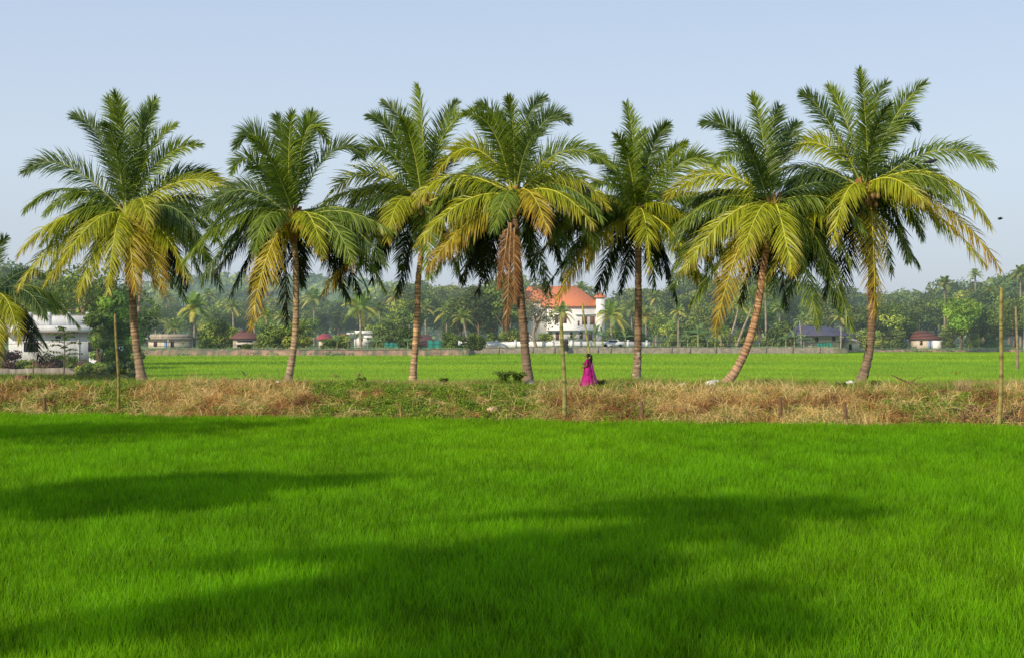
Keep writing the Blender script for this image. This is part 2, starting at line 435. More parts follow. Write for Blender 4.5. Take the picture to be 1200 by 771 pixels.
v = (Y - bund_front(X)); pk = ~((np.abs(X - 3.2) < 1.6) & (v > 5.6)) & (np.interp(v, [0, 3.2, 5, 8.6], [1, 1, .8, .5]) * np.maximum(d, .42 * (.42 + .95 * fbm(X * 1.6, Y * 1.6, 72)) * .95) > .375 + .25 * rng.random(len(X)))
X = X[pk]; Y = Y[pk]
C = np.stack([X, Y, bund_z(X, Y) + .03], -1)
STRAW = [(.22, .12, .05), (.34, .18, .07), (.50, .27, .10), (.58, .36, .13), (.64, .45, .17), (.44, .40, .10), (.74, .58, .25)]
strands(mb, C, 24, .72, STRAW, 1.0, width=.022, up=.6)
print('straw', len(C))
tag(mb.obj('dry_grass', straw_mat), 'tan and brown dry straw draped over the embankment slope', 'dry grass', kind='stuff')
# green weeds and creepers: small leaves in clumps
def leafclump(mb, C, n_per, rad, size, cols, squash=.6, up=.4):
    m = len(C); n = m * n_per; ci = np.repeat(np.arange(m), n_per)
    r_ = np.broadcast_to(np.asarray(rad, float), (m,))[ci]
    off = rng.normal(0, 1, (n, 3)); off /= np.linalg.norm(off, axis=1)[:, None]; off *= (rng.random(n) ** .4)[:, None]
    off[:, 2] = np.abs(off[:, 2]) * squash
    P = C[ci] + off * r_[:, None]
    N_ = off + rng.normal(0, .5, (n, 3)) + np.array([0, 0, up]); N_ /= np.linalg.norm(N_, axis=1)[:, None]
    A = np.cross(N_, rng.normal(0, 1, (n, 3))); A /= np.linalg.norm(A, axis=1)[:, None]; B = np.cross(N_, A)
    s_ = (np.broadcast_to(np.asarray(size, float), (m,))[ci] * (.6 + .8 * rng.random(n)))[:, None]
    V = np.stack([P - A * s_, P - B * s_ * .45, P + A * s_, P + B * s_ * .45], 1).reshape(-1, 3)
    cidx = rng.integers(0, len(cols), m)[ci]
    cc = np.array(cols)[cidx] * (.7 + .6 * rng.random(n))[:, None]
    mb.add(V, np.arange(n * 4).reshape(-1, 4), c=np.repeat(cc, 4, axis=0))
mb = MB()
X, Y = bund_pts(14500, -.15, 9.0)
v = Y - bund_front(X)
g = (1.06 - .8 * dryness(X, Y)) + 1.0 * (fbm(X * .9 + 40, Y * .9, 81) - .5) + np.interp(v, [0, .5, .9, 4, 7], [.6, .6, .10, .15, .45])
pk = g > .35 + .3 * rng.random(len(X)); X = X[pk]; Y = Y[pk]
C = np.stack([X, Y, bund_z(X, Y) + .07], -1)
GREEN = [(.15, .27, .03), (.22, .36, .035), (.10, .19, .025), (.32, .40, .05), (.18, .32, .025), (.28, .27, .06)]
leafclump(mb, C, 26, .15 + .18 * rng.random(len(C)), .045, GREEN, squash=.8)
# grass on the crest, all the way to the back edge
n = 80000; X = (rng.random(n) * 2 - 1) * 30; fr = bund_front(X)
Y = fr + 3.0 + rng.random(n) * (bund_back(X) + 1.4 - fr - 3.0)
pathmask = np.abs(Y - (61.3 - .19 * X + .4 * np.sin(X * .4))) < .45
keep = ~(pathmask & (rng.random(n) < .8)) & (fbm(X * .7, Y * .7, 91) > .32)
X = X[keep]; Y = Y[keep]; n = len(X)
br = (fbm(X * .35, Y * .5, 93) + .25 * (rng.random(n) - .5))[:, None]
dry = np.clip((br - .5) * 6, 0, 1)
tp = np.array([.22, .36, .04]) * (1 - dry) + np.array([.55, .44, .18]) * dry
hh = (.10 + .22 * rng.random(n)) * (.6 + .8 * fbm(X * .9, Y * .9, 97))
blades(mb, np.stack([X, Y, bund_z(X, Y)], -1), hh, np.full(n, .022), .2 + .7 * rng.random(n), tp * .55, tp)
tag(mb.obj('weeds', weed_mat), 'low green weeds and creepers over the crest of the embankment', 'weeds', kind='stuff')
# yard growth
mb = MB()
n = 26000; Y = 72 + rng.random(n) * 62; X = -.262 * Y - 1.0 - rng.random(n) ** 1.3 * 26
kk = fbm(X * .25, Y * .25, 101) > .42; X = X[kk]; Y = Y[kk]; n = len(X)
br = np.clip((fbm(X * .2, Y * .3, 103) - .5) * 5, 0, 1)[:, None]
tp = np.array([.15, .28, .035]) * (1 - br) + np.array([.34, .26, .12]) * br
blades(mb, np.stack([X, Y, np.full(n, LZ)], -1), .12 + .22 * rng.random(n), np.full(n, .035), .2 + .6 * rng.random(n), tp * .6, tp)
tag(mb.obj('weeds', weed_mat), 'patchy green grass growing in the yard by the white house', 'weeds', kind='stuff')
# weeds on the far land
mb = MB(); n = 5200
X = rng.random(n) * 215 - 85; Y = far_edge(X) + .1 + rng.random(n) ** 1.8 * 14; low = (Y - far_edge(X) < .9) & ((X < -7) | (X > 57)); keep_ = ((Y - far_edge(X) > 1) & (fbm(X * .5, Y * .3, 19) > .42)) | (low & (fbm(X * .6, Y * 0, 18) > .58)); X = X[keep_]; Y = Y[keep_]; n = len(X)
C = np.stack([X, Y, np.where(Y - far_edge(X) < .9, .35, np.where(X > 57, .45, LAND)) - .1], -1)
leafclump(mb, C, 16, .25 + .75 * rng.random(n) ** 2, .16, [(.15, .25, .04), (.22, .34, .05), (.10, .18, .03), (.32, .38, .10), (.38, .33, .14)])
tag(mb.obj('weeds', leafmat('far_leaf', .14, .3, .6, 0, .2)), 'rough green growth along the far bank', 'weeds', kind='stuff')

# ------------------------------------------------------------------ the palms of the row
frond_mat = leafmat('palm_leaf', 0, .34, .42, 0, .42)
rib_mat = leafmat('palm_rib', 0, 0, .5, 0, .4)
bark_mat = leafmat('palm_bark', 0, 0, .9, 0, .15, .28, 6.0)
TONES = [  # leaf near base, leaf toward tip, rib
    ((.085, .145, .030), (.120, .185, .040), (.26, .30, .06)),
    ((.155, .235, .024), (.215, .290, .030), (.38, .40, .06)),
    ((.310, .370, .016), (.420, .410, .018), (.60, .56, .06)),
    ((.360, .360, .022), (.480, .380, .025), (.62, .48, .06)),
    ((.300, .170, .060), (.330, .160, .070), (.36, .22, .10)),
    ((.024, .042, .016), (.030, .046, .018), (.10, .11, .04)),  # near-black green: shade under and behind the crown put into leaf colour
]
def frond(parent, base_loc, C, c1, c2, tone, Y0, side=1, pairs=135, L=5.3, leaf=1.34, sc_=24.5, droop=None, wmul=1.0, segs=3):
    """one feather leaf. C, c1, c2: crown, bend and tip (world); side -1 toward the camera, 1 away, 0 in plane"""
    P = bez(C, c1, c2, 40)
    tt_ = np.linspace(0, 1, 40)[:, None]; kx = np.sign(c2[0] - C[0]) * rng.uniform(.0, .35)
    P = P + tt_ ** 4 * np.array([kx, 0, -rng.uniform(.1, .75)])
    T = np.gradient(P, axis=0); seglen = np.linalg.norm(T, axis=1)[:, None]; T = T / seglen
    total = np.linalg.norm(np.diff(P, axis=0), axis=1).sum()
    n = pairs
    s = np.linspace(.10, .995, n); s = np.clip(s + rng.normal(0, .003, n), .05, .998)
    ip = s * 39; i0 = np.minimum(ip.astype(int), 38); fr = (ip - i0)[:, None]
    Pp = P[i0] * (1 - fr) + P[i0 + 1] * fr; Tt = T[i0] * (1 - fr) + T[i0 + 1] * fr; Tt /= np.linalg.norm(Tt, axis=1)[:, None]
    upr = np.clip((T[8][2] - .35) / .5, 0, 1)
    wy = -.35 + rng.normal(0, .22)
    U = np.array([rng.normal(0, .18), wy, 1.0])
    if upr > .3: U = np.array([rng.normal(0, .4), (-1.2 if side <= 0 else -1.0), .55])
    S = np.cross(Tt, U); S /= np.linalg.norm(S, axis=1)[:, None] + 1e-9
    N_ = np.cross(S, Tt)
    if N_[:, 2].mean() < 0 and upr < .3: N_ = -N_
    if droop is None: droop = {0: 1.6, 1: 1.8, 2: 2.1, 3: 1.9, 4: 2.8, 5: 1.6}[tone] * (1 - .68 * upr)
    prof = np.interp(s, [0, .12, .35, .6, .85, 1], [.35, .72, 1.0, .92, .62, .30])
    al = np.radians(np.interp(s, [0, .3, .8, 1], [62, 48, 36, 20]) + np.radians(14) * np.maximum(0, -Tt[:, 2]))
    tc = TONES[tone]; mb = MB()
    gap = vnoise(s * 14, np.full(n, rng.random() * 50), 5); torn = np.where(vnoise(s * 9, np.full(n, rng.random() * 90), 8) < rng.choice([.0, .08, .2]), .35, 1.0)
    for sg in (-1, 1):
        a_ = al + rng.normal(0, .09, n)
        d = Tt * np.cos(a_)[:, None] + sg * S * np.sin(a_)[:, None] + N_ * (.30 * upr - .18 * (1 - upr) + rng.normal(0, .16, n))[:, None]
        d /= np.linalg.norm(d, axis=1)[:, None]
        ln = leaf * prof * (.70 + .46 * rng.random(n)) * (total / L) ** .3 * (1.10 - .30 * upr) * torn
        W = Tt - d * (Tt * d).sum(1)[:, None]; W = W + N_ * rng.normal(0, .35, n)[:, None]; W /= np.linalg.norm(W, axis=1)[:, None]
        dr = droop * (.6 + .8 * rng.random(n)) * (.6 + .9 * gap) * np.clip(1 - .85 * np.maximum(0, -Tt[:, 2]), .2, 1)
        sh = (.6 + .7 * rng.random(n))[:, None]
        V = []; Cc = []; cur = Pp.copy(); dd = d.copy()
        wbase = .025 * wmul
        for k in range(segs + 1):
            t = k / segs
            wk = wbase * [.75, 1.0, .72, .08][k] if segs == 3 else wbase * (1 - .9 * t)
            V += [cur - W * wk, cur + W * wk]
            u = np.clip(.55 * s + .55 * t - .15 + (.3 if tone == 3 else 0), 0, 1)[:, None]
            col = np.array(tc[0]) * (1 - u) + np.array(tc[1]) * u
            if tone in (2, 3):
                burn = np.clip((s[:, None] * .7 + t * .5 - (.80 if tone == 2 else .62)) * 2.2, 0, 1) * (.5 + .5 * rng.random((n, 1)))
                col = col * (1 - burn) + np.array([.40, .20, .05]) * burn
            Cc += [col * sh, col * sh]
            cur = cur + dd * (ln / segs)[:, None]
            dd = dd + np.array([0, 0, -1.0]) * (dr / segs)[:, None]; dd /= np.linalg.norm(dd, axis=1)[:, None]
        m = 2 * (segs + 1); base = np.arange(n)[:, None] * m
        q = np.concatenate([base + np.array([2 * k, 2 * k + 1, 2 * k + 3, 2 * k + 2]) for k in range(segs)])
        mb.add(np.stack(V, 1).reshape(-1, 3), q, c=np.stack(Cc, 1).reshape(-1, 3))
    fo = mb.obj('frond', frond_mat, origin=base_loc); fo.location = (0, 0, 0); fo.parent = parent
    if tone == 4: fo['label'] = 'dead brown frond'
    elif tone == 3: fo['label'] = 'old frond turning yellow and orange'
    rb = MB(); rr = np.interp(np.linspace(0, 1, 40), [0, .08, .3, 1], [.075, .048, .032, .008])
    tube(rb, P[::3], rr[::3], 5, c=tc[2], cap=False)
    ro = rb.obj('midrib', rib_mat, origin=base_loc); ro.location = (0, 0, 0); ro.parent = fo
    return fo

def trunk_mesh(pts, r0, r1, flare=1.9, lime=0.0, ring=.17, tint=(.27, .17, .10), tint2=(.085, .045, .025), n=14):
    L = np.linalg.norm(np.diff(pts, axis=0), axis=1).sum()
    m = int(L / ring) * 4
    P = spline(pts, m); t = np.linspace(0, 1, m)
    r = (r0 + (r1 - r0) * t) * (1 + (flare - 1) * np.exp(-t * L / .55))
    ph = (t * L / ring + 1.6 * fbm(t * 40, t * 0, 3)) % 1
    r = r * (1 + .05 * (1 - ph) + .035 * rng.normal(0, 1, m))
    k = (.1 + 1.15 * (1 - ph) ** .7 * (.6 + .7 * rng.random(m)))[:, None]
    c = np.array(tint2) * (1 - k) + np.array(tint) * k
    gr = np.clip(1 - t * 2.6, 0, 1)[:, None] * .38
    c = c * (1 - gr) + np.array([.36, .31, .24]) * gr
    mb = MB(); tube(mb, P, r, n, c)
    v = mb.v[0]; nn = rng.normal(0, .008, v.shape); mb.v[0] = (v + nn).astype(np.float32)
    cv = mb.c[0]
    blot = fbm(v[:, 2] * 5, v[:, 0] * 9 + v[:, 1] * 7, 13)[:, None]
    cv *= .75 + .5 * blot
    if lime:
        hh = v[:, 2] - v[:, 2].min(); lm = ((blot[:, 0] > .62 - .3 * lime * np.exp(-hh / .5)) & (hh < 2.6 * lime + .3))[:, None] * .8
        cv[:] = cv * (1 - lm) + np.array([.62, .56, .46]) * lm
    mb.c[0] = cv
    return mb

def main_palm(label, Y, trunk_px, C_px, fronds, auto=10, nuts=6, nut_col=(.35, .22, .03), r=(.20, .17), lime=0., dead=(), seed=1, tint=(.30, .18, .10), spear=True, sheath=(.30, .15, .06)):
    global rng
    rng = np.random.default_rng(1000 + seed)
    s = Y / F
    W = lambda p, dy=0.0: at(p[0], p[1], Y) + np.array([0, dy, 0])
    pts = np.array([W(p) for p in trunk_px] + [W((C_px[0], C_px[1] + 12))])
    base = pts[0].copy()
    root = empty('coconut_palm', base, label, 'palm tree', 'coconut palms in a row along the embankment')
    pts[0][2] -= .25
    tm = trunk_mesh(pts, r[0] * .86, r[1] * .86, lime=lime, tint=tint)
    o = tm.obj('trunk', bark_mat, origin=base, smooth=False); o.location = (0, 0, 0); o.parent = root
    C = W(C_px)
    # fibre sheath and leaf bases round the growing point
    sh = MB()
    for k in range(26):
        a = rng.random() * 2 * np.pi; h0 = -1.05 + rng.random() * 1.0
        p0 = C + np.array([.16 * math.cos(a), .16 * math.sin(a), h0 - .1]); rr = .5 + .5 * rng.random()
        p1 = p0 + np.array([.30 * math.cos(a) * rr, .30 * math.sin(a) * rr, .75])
        cc = np.array(sheath) * (.5 + .9 * rng.random()) if k % 3 else np.array((.30, .27, .06))
        tube(sh, bez(p0, (p0 + p1) / 2 - np.array([0, 0, .08]), p1, 4), [.13, .10, .07, .05], 6, cc)
    o = sh.obj('leaf_sheath', bark_mat, origin=base); o.location = (0, 0, 0); o.parent = root
    L = 5.2
    def go(c1, c2, side, tone, start=None, **kw):
        pc = W(c1); pt = W(c2)
        jit = np.array([rng.normal(0, .10), rng.normal(0, .10), rng.normal(0, .14)])
        S0 = (W(start) if start else C) + jit
        P = bez(S0, pc, pt, 12); pl = np.linalg.norm(np.diff(P, axis=0), axis=1).sum()
        dep = math.sqrt(max(0.0, L * L - pl * pl)) * (.75 + .2 * rng.random())
        if side == 0: side_ = rng.choice([-1, 1]) * .35; dep = min(dep, 1.6)
        else: side_ = side; dep = max(dep, 1.3)
        pc = pc + np.array([0, side_ * dep * .55, 0]); pt = pt + np.array([0, side_ * dep, 0])
        if side_ < 0: S0 = S0 + np.array([0, -.12, 0])
        frond(root, base, S0, pc, pt, tone, Y, side=side, **kw)
    for f_ in fronds:
        c1, c2, side, tone = f_[:4]
        go(c1, c2, side, tone, f_[4] if len(f_) > 4 else None)
    # leaves held out level to the sides
    for k in range(6):
        sx_ = -1 if k % 2 else 1; dy = rng.uniform(-2.2, 2.6); rise = rng.uniform(.9, 2.1)
        c1 = C + np.array([sx_ * rng.uniform(2.0, 2.7), dy * .5, rise]); c2 = C + np.array([sx_ * rng.uniform(3.7, 4.6), dy, rise - rng.uniform(1.2, 3.0)])
        frond(root, base, C + rng.normal(0, .1, 3), c1, c2, 1 if k % 3 else 0, Y, side=1 if dy > 0 else -1)
    # leaves behind, in the shade of the rest
    for k in range(auto):
        a = math.pi * (k + .5) / auto + rng.normal(0, .12)          # fan of directions, behind
        dx = math.cos(a); el = rng.uniform(-.15, .45)
        rad = 5.0 * rng.uniform(.85, 1.1)
        c1 = C + np.array([dx * rad * .5, math.sin(a) * rad * .5, rad * .5 * math.sin(el) + .9])
        c2 = C + np.array([dx * rad * .85, math.sin(a) * rad * .85, rad * (math.sin(el) - .55)])
        c2[2] -= rng.uniform(-.6, 1.0)
        frond(root, base, C + rng.normal(0, .1, 3), c1, c2, 0 if k % 2 else 1, Y, side=1)
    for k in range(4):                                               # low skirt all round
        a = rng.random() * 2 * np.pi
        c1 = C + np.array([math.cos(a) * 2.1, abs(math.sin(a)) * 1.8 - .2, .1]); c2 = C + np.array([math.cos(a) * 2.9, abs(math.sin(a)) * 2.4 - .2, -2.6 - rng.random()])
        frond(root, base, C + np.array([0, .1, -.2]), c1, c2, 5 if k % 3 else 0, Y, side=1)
    for (p0, p2) in dead:
        a0 = W(p0, -.25); a2 = W(p2, -.35)
        frond(root, base, a0, (a0 + a2) / 2 + np.array([-.05, -.25, .3]), a2, 4, Y, pairs=70, leaf=.75, droop=3.2)
    if spear:
        sp = MB()
        for k in range(9):
            a = rng.random() * 6.28; c_ = (.45, .40, .05) if k % 2 else (.60, .27, .04)
            p0 = C + np.array([0, -.35, -.30]); p1 = p0 + np.array([.6 * math.cos(a), -.55 - .25 * abs(math.sin(a)), .5 * math.sin(a) + .05])
            tube(sp, bez(p0, (p0 + p1) / 2 + np.array([0, 0, .12]), p1, 5), [.045, .035, .028, .022, .012], 5, c_)
        o = sp.obj('flower_stalk', bark_mat, origin=base); o.location = (0, 0, 0); o.parent = root
    for k in range(nuts):
        a = rng.random() * 2 * math.pi
        cpos = C + np.array([.42 * math.cos(a) + rng.normal(0, .07), -1.0 + .2 * math.sin(a), -.62 + rng.normal(0, .16)])
        nm = MB(); th = np.linspace(0, np.pi, 7)
        prof = np.stack([np.zeros(7), np.zeros(7), -np.cos(th) * .15], -1) + cpos
        tube(nm, prof, np.sin(th) * .115 + .004, 9, np.array(nut_col) * (.8 + .4 * rng.random()))
        o = nm.obj('coconut', rib_mat, origin=base, smooth=True); o.location = (0, 0, 0); o.parent = root
    return root

def baseY(py, z=.95): return (HC - z) * F / (py - HY)
P1 = [((125, 150), (87, 125), 0, 0), ((138, 150), (121, 107), 1, 1), ((152, 160), (143, 103), -1, 1), ((155, 155), (169, 107), 1, 1), ((161, 150), (181, 112), 0, 0), ((168, 170), (207, 146), 0, 1),
      ((188, 172), (230, 166), 0, 1), ((200, 190), (236, 196), 1, 0), ((75, 170), (31, 190), 0, 0), ((70, 195), (34, 242), 0, 1), ((90, 215), (52, 256), 1, 0), ((90, 228), (36, 288), -1, 2),
      ((92, 250), (36, 322), -1, 2), ((105, 262), (64, 330), -1, 2), ((128, 240), (98, 306), -1, 2), ((183, 215), (192, 262), -1, 2), ((222, 186), (272, 222), 0, 2), ((215, 208), (262, 240), 1, 0),
      ((210, 226), (246, 266), 1, 0), ((206, 238), (247, 296), 0, 1), ((196, 250), (226, 322), -1, 2), ((178, 258), (203, 335), -1, 3), ((150, 240), (146, 336), -1, 2), ((162, 258), (172, 338), -1, 3), ((128, 258), (118, 336), -1, 2),
      ((141, 175), (135, 135), -1, 0)]
P2 = [((298, 118), (284, 170), 0, 0), ((336, 170), (325, 127), 0, 0), ((342, 180), (340, 132), -1, 1), ((352, 108), (380, 152), 0, 1), ((349, 165), (361, 120), 1, 0), ((298, 160), (288, 206), -1, 1),
      ((386, 142), (426, 180), 0, 0), ((290, 198), (240, 240), 0, 0), ((285, 228), (228, 292), -1, 1), ((318, 268), (301, 372), -1, 3), ((318, 236), (318, 290), -1, 1), ((368, 238), (390, 292), -1, 2), ((392, 220), (420, 275), 1, 1),
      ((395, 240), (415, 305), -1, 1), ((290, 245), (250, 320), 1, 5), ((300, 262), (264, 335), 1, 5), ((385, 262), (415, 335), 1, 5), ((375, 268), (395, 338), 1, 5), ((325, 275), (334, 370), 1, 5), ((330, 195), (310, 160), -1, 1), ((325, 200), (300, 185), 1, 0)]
P3 = [((497, 170), (493, 95), 0, 1), ((516, 138), (550, 124), 0, 1), ((508, 160), (528, 106), 1, 0), ((470, 152), (434, 122), 0, 0), ((482, 138), (450, 112), 1, 0), ((452, 152), (424, 182), -1, 1), ((440, 172), (384, 218), 0, 2),
      ((425, 200), (366, 240), 0, 2), ((440, 240), (384, 338), -1, 3), ((470, 215), (462, 278), -1, 2), ((430, 225), (398, 290), 1, 1), ((540, 190), (575, 235), 1, 0), ((535, 215), (560, 290), 1, 0), ((515, 255), (535, 325), 1, 5), ((480, 265), (466, 330), 1, 5),
      ((448, 245), (432, 318), 1, 5), ((535, 160), (562, 165), 1, 0), ((502, 250), (508, 315), -1, 1), ((487, 170), (475, 130), -1, 1)]
P4 = [((590, 140), (563, 108), 0, 0), ((585, 135), (548, 134), -1, 1), ((602, 165), (602, 105), -1, 1), ((611, 130), (632, 102), 1, 0), ((628, 120), (666, 128), 0, 0), ((657, 145), (713, 192), 0, 1), ((652, 172), (708, 232), -1, 2),
      ((648, 205), (684, 262), -1, 2), ((622, 215), (638, 272), -1, 3), ((555, 142), (516, 190), 0, 2), ((570, 165), (533, 205), 1, 1), ((530, 180), (482, 230), 0, 2), ((555, 210), (493, 282), -1, 2), ((552, 245), (505, 312), -1, 3), ((560, 250), (540, 325), 1, 5),
      ((640, 250), (660, 300), 1, 5), ((628, 262), (640, 330), 1, 0), ((580, 262), (560, 330), 1, 5), ((598, 150), (590, 118), 1, 0), ((614, 172), (630, 150), -1, 0), ((595, 215), (585, 265), -1, 1)]
P5 = [((744, 180), (741, 118), 0, 1), ((750, 185), (756, 140), 1, 1), ((762, 165), (776, 145), 0, 0), ((736, 175), (720, 160), -1, 1), ((724, 192), (700, 178), 0, 0), ((800, 160), (838, 192), 0, 1), ((790, 200), (830, 240), 1, 0), ((790, 222), (818, 296), -1, 2),
      ((688, 205), (650, 280), -1, 2), ((702, 255), (656, 335), -1, 3), ((752, 232), (753, 315), -1, 2), ((700, 225), (625, 300), 0, 0), ((705, 235), (640, 330), 1, 5), ((785, 255), (812, 330), -1, 2), ((780, 270), (795, 335), 1, 5), ((722, 270), (705, 335), 1, 5), ((742, 275), (738, 330), 1, 5),
      ((815, 235), (860, 300), 1, 0), ((765, 200), (790, 175), -1, 1), ((728, 215), (690, 215), -1, 1)]
P6 = [((860, 128), (826, 142), 0, 0), ((894, 160), (886, 96), 0, 1), ((908, 160), (917, 104), 1, 0), ((866, 160), (836, 195), -1, 1), ((850, 178), (782, 220), 0, 2), ((852, 232), (788, 268), 1, 0), ((856, 232), (800, 308), -1, 2), ((868, 245), (838, 370), -1, 3), ((882, 230), (858, 305), -1, 2),
      ((930, 260), (950, 370), -1, 1), ((920, 265), (925, 345), 1, 5), ((945, 255), (985, 350), 1, 5), ((870, 260), (815, 350), 0, 1), ((955, 235), (1000, 385), 0, 1), ((890, 265), (880, 350), 1, 5), ((905, 240), (912, 320), -1, 2), ((875, 180), (855, 160), -1, 0), ((925, 165), (940, 130), 1, 0)]
P7 = [((956, 135), (912, 182), 0, 2), ((968, 128), (941, 96), 0, 0), ((1000, 140), (980, 88), 1, 1), ((1010, 150), (1006, 76), -1, 1), ((1018, 130), (1042, 84), 1, 0), ((1042, 130), (1081, 95), 0, 1), ((1058, 112), (1078, 138), 1, 0), ((1100, 148), (1158, 188), 0, 1), ((1092, 170), (1150, 252), -1, 2),
      ((1102, 215), (1156, 306), -1, 3), ((1088, 228), (1140, 308), -1, 2), ((1019, 250), (1018, 366), -1, 3, (1017, 236)), ((950, 218), (870, 306), 0, 2), ((972, 205), (893, 316), -1, 2), ((984, 198), (962, 272), -1, 2), ((940, 165), (866, 220), 0, 0), ((975, 235), (935, 320), 1, 5), ((990, 255), (975, 340), 1, 5),
      ((1050, 245), (1085, 300), 1, 0), ((1000, 260), (995, 345), 1, 5), ((960, 240), (930, 340), 1, 0), ((1010, 170), (1022, 125), -1, 0), ((1070, 205), (1120, 225), 1, 0), ((1035, 200), (1055, 240), -1, 2)]
main_palm('leftmost coconut palm of the row, yellow coconuts and golden low fronds over the slim post', baseY(448), [(168, 449), (163, 425), (158, 390), (155, 345), (153, 300)], (150, 252), P1, nuts=14, nut_col=(.62, .36, .04), seed=1, tint=(.30, .21, .12), r=(.24, .18))
main_palm('second coconut palm, with one long hanging orange frond left of its trunk', baseY(450), [(335, 451), (341, 428), (346, 390), (347, 340), (346, 300)], (343, 256), P2, seed=2, nuts=5, tint=(.40, .29, .17), lime=.12, r=(.19, .16))
main_palm('third coconut palm, its slender pale trunk bent to the right near the top', baseY(448), [(483, 449), (486, 415), (489, 370), (490, 330), (494, 295)], (498, 240), P3, seed=3, nuts=5, tint=(.54, .34, .18), r=(.185, .15))
main_palm('coconut palm with brown dead fronds hanging down its dark trunk', baseY(450), [(620, 450), (616, 415), (612, 370), (608, 320), (605, 290)], (604, 230), P4, seed=4, nuts=5, nut_col=(.5, .28, .04), tint=(.20, .135, .08), lime=.15, r=(.24, .19), dead=(((599, 262), (596, 374)), ((603, 268), (603, 350)), ((597, 262), (590, 334))))
main_palm('straight coconut palm right of the walking woman, lime-spotted lower trunk', baseY(448), [(745, 449), (747, 420), (748, 380), (748, 340), (748, 300)], (748, 250), P5, seed=5, nuts=6, nut_col=(.3, .24, .05), lime=.8, tint=(.26, .175, .10), r=(.22, .18))
main_palm('coconut palm with a trunk leaning strongly to the right from its white base', baseY(451), [(843, 452), (862, 434), (877, 402), (887, 365), (894, 320)], (904, 240), P6, seed=6, nuts=6, nut_col=(.5, .32, .05), lime=.1, tint=(.48, .28, .15), r=(.23, .18))
main_palm('rightmost and tallest coconut palm of the row, a gold frond hanging before its trunk', baseY(450), [(1005, 451), (1014, 432), (1020, 400), (1022, 360), (1021, 300)], (1014, 222), P7, seed=7, nuts=8, nut_col=(.25, .14, .05), lime=.12, tint=(.20, .135, .08), r=(.24, .20))
rng = np.random.default_rng(77)

# spare palm at the picture's left edge, trunk just outside
P0 = [((-12, 300), (2, 266), 0, 0), ((12, 305), (26, 312), 1, 0), ((25, 322), (52, 352), 0, 1), ((20, 330), (38, 392), -1, 2), ((5, 338), (18, 402), -1, 2), ((2, 360), (6, 428), -1, 2), ((12, 350), (28, 398), 1, 0), ((-30, 320), (-60, 350), 0, 1), ((-25, 345), (-50, 400), -1, 2), ((-8, 320), (-20, 290), -1, 1)]
YP0 = 88
rootp = main_palm('coconut palm in the yard at the left edge, only its drooping fronds showing', YP0, [(-22, 441), (-20, 410), (-14, 375)], (-10, 345), P0, auto=2, nuts=3, seed=8)
rootp['group'] = 'palms in the yard'
rng = np.random.default_rng(78)

# ------------------------------------------------------------------ broadleaf trees
def broadleaf(H, Wd, seed, palette, nlobe=16, per=170, size=.30, trunkh=.3, bark=(.16, .12, .08), gap=0.0, limbs=True):
    """crown and trunk meshes of a tree with its base at the origin"""
    r = np.random.default_rng(seed); global rng; keep = rng; rng = r
    mb = MB(); tb = MB(); cz0 = H * trunkh
    lob = []
    for k in range(nlobe):
        a = r.random() * 2 * np.pi; u = r.random()
        z = cz0 + (H - cz0) * (.12 + .80 * u); rr = Wd / 2 * math.sqrt(max(.05, 1 - ((u - .42) / .68) ** 2)) * (.45 + .5 * r.random())
        lob.append((rr * math.cos(a), rr * math.sin(a), z, Wd * (.13 + .13 * r.random())))
    if trunkh < .1:
        for k in range(7): lob.append((Wd * .33 * math.cos(k), Wd * .33 * math.sin(k), H * .10, Wd * .17))
    lob.append((0, 0, cz0 + (H - cz0) * .5, Wd * .28)); lob.append((r.normal(0, .3), 0, H - Wd * .16, Wd * .17))
    for i, (x, y, z, rd) in enumerate(lob):
        m = int(per * (rd / (Wd * .2)) ** 2 * (1 - gap))
        d = r.normal(0, 1, (m, 3)); d /= np.linalg.norm(d, axis=1)[:, None]
        rad = rd * (.72 + .36 * r.random(m)) * (1 + .25 * r.normal(0, 1, m) * .4)
        sq = np.array([1, 1, .78])
        P = np.array([x, y, z]) + d * rad[:, None] * sq
        N_ = d + r.normal(0, .55, (m, 3)) + np.array([0, 0, .25]); N_ /= np.linalg.norm(N_, axis=1)[:, None]
        A = np.cross(N_, r.normal(0, 1, (m, 3))); A /= np.linalg.norm(A, axis=1)[:, None]; B = np.cross(N_, A)
        s = (size * (.55 + .8 * r.random(m)))[:, None]
        V = np.stack([P - A * s, P - B * s * .6, P + A * s, P + B * s * .6], 1).reshape(-1, 3)
        pc = np.array(palette[i % len(palette)]); tone = (.5 + 1.0 * r.random())
        cc = pc * tone * (.65 + .6 * r.random(m))[:, None]
        mb.add(V, np.arange(m * 4).reshape(-1, 4), c=np.repeat(cc, 4, axis=0))
    if trunkh < .1:
        pass
    zt = cz0 + (H - cz0) * .45
    tw = (.028 * H + .05) * (.5 if trunkh < .1 else .8)
    tube(tb, spline([(0, 0, -.3), (.04 * H * r.normal(), 0, zt * .4), (0.05 * H * r.normal(), 0, zt)], 8), np.linspace(tw, tw * .5, 8), 8, bark)
    if limbs:
        for (x, y, z, rd) in lob[:9]:
            p0 = np.array([0, 0, cz0 * (.7 + .6 * r.random())])
            tube(tb, bez(p0, np.array([x * .4, y * .4, (p0[2] + z) / 2]), np.array([x, y, z]), 6), np.linspace(tw * .45, tw * .1, 6), 5, bark, cap=False)
    rng = keep
    return mb, tb
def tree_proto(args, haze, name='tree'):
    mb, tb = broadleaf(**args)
    return mb.mesh('crown', leafmat('far_crown', haze, .25, .6, .22, .2)), tb.mesh('trunk', leafmat('far_bark', haze * .8, 0, .9, .1, .1, .2, 4))
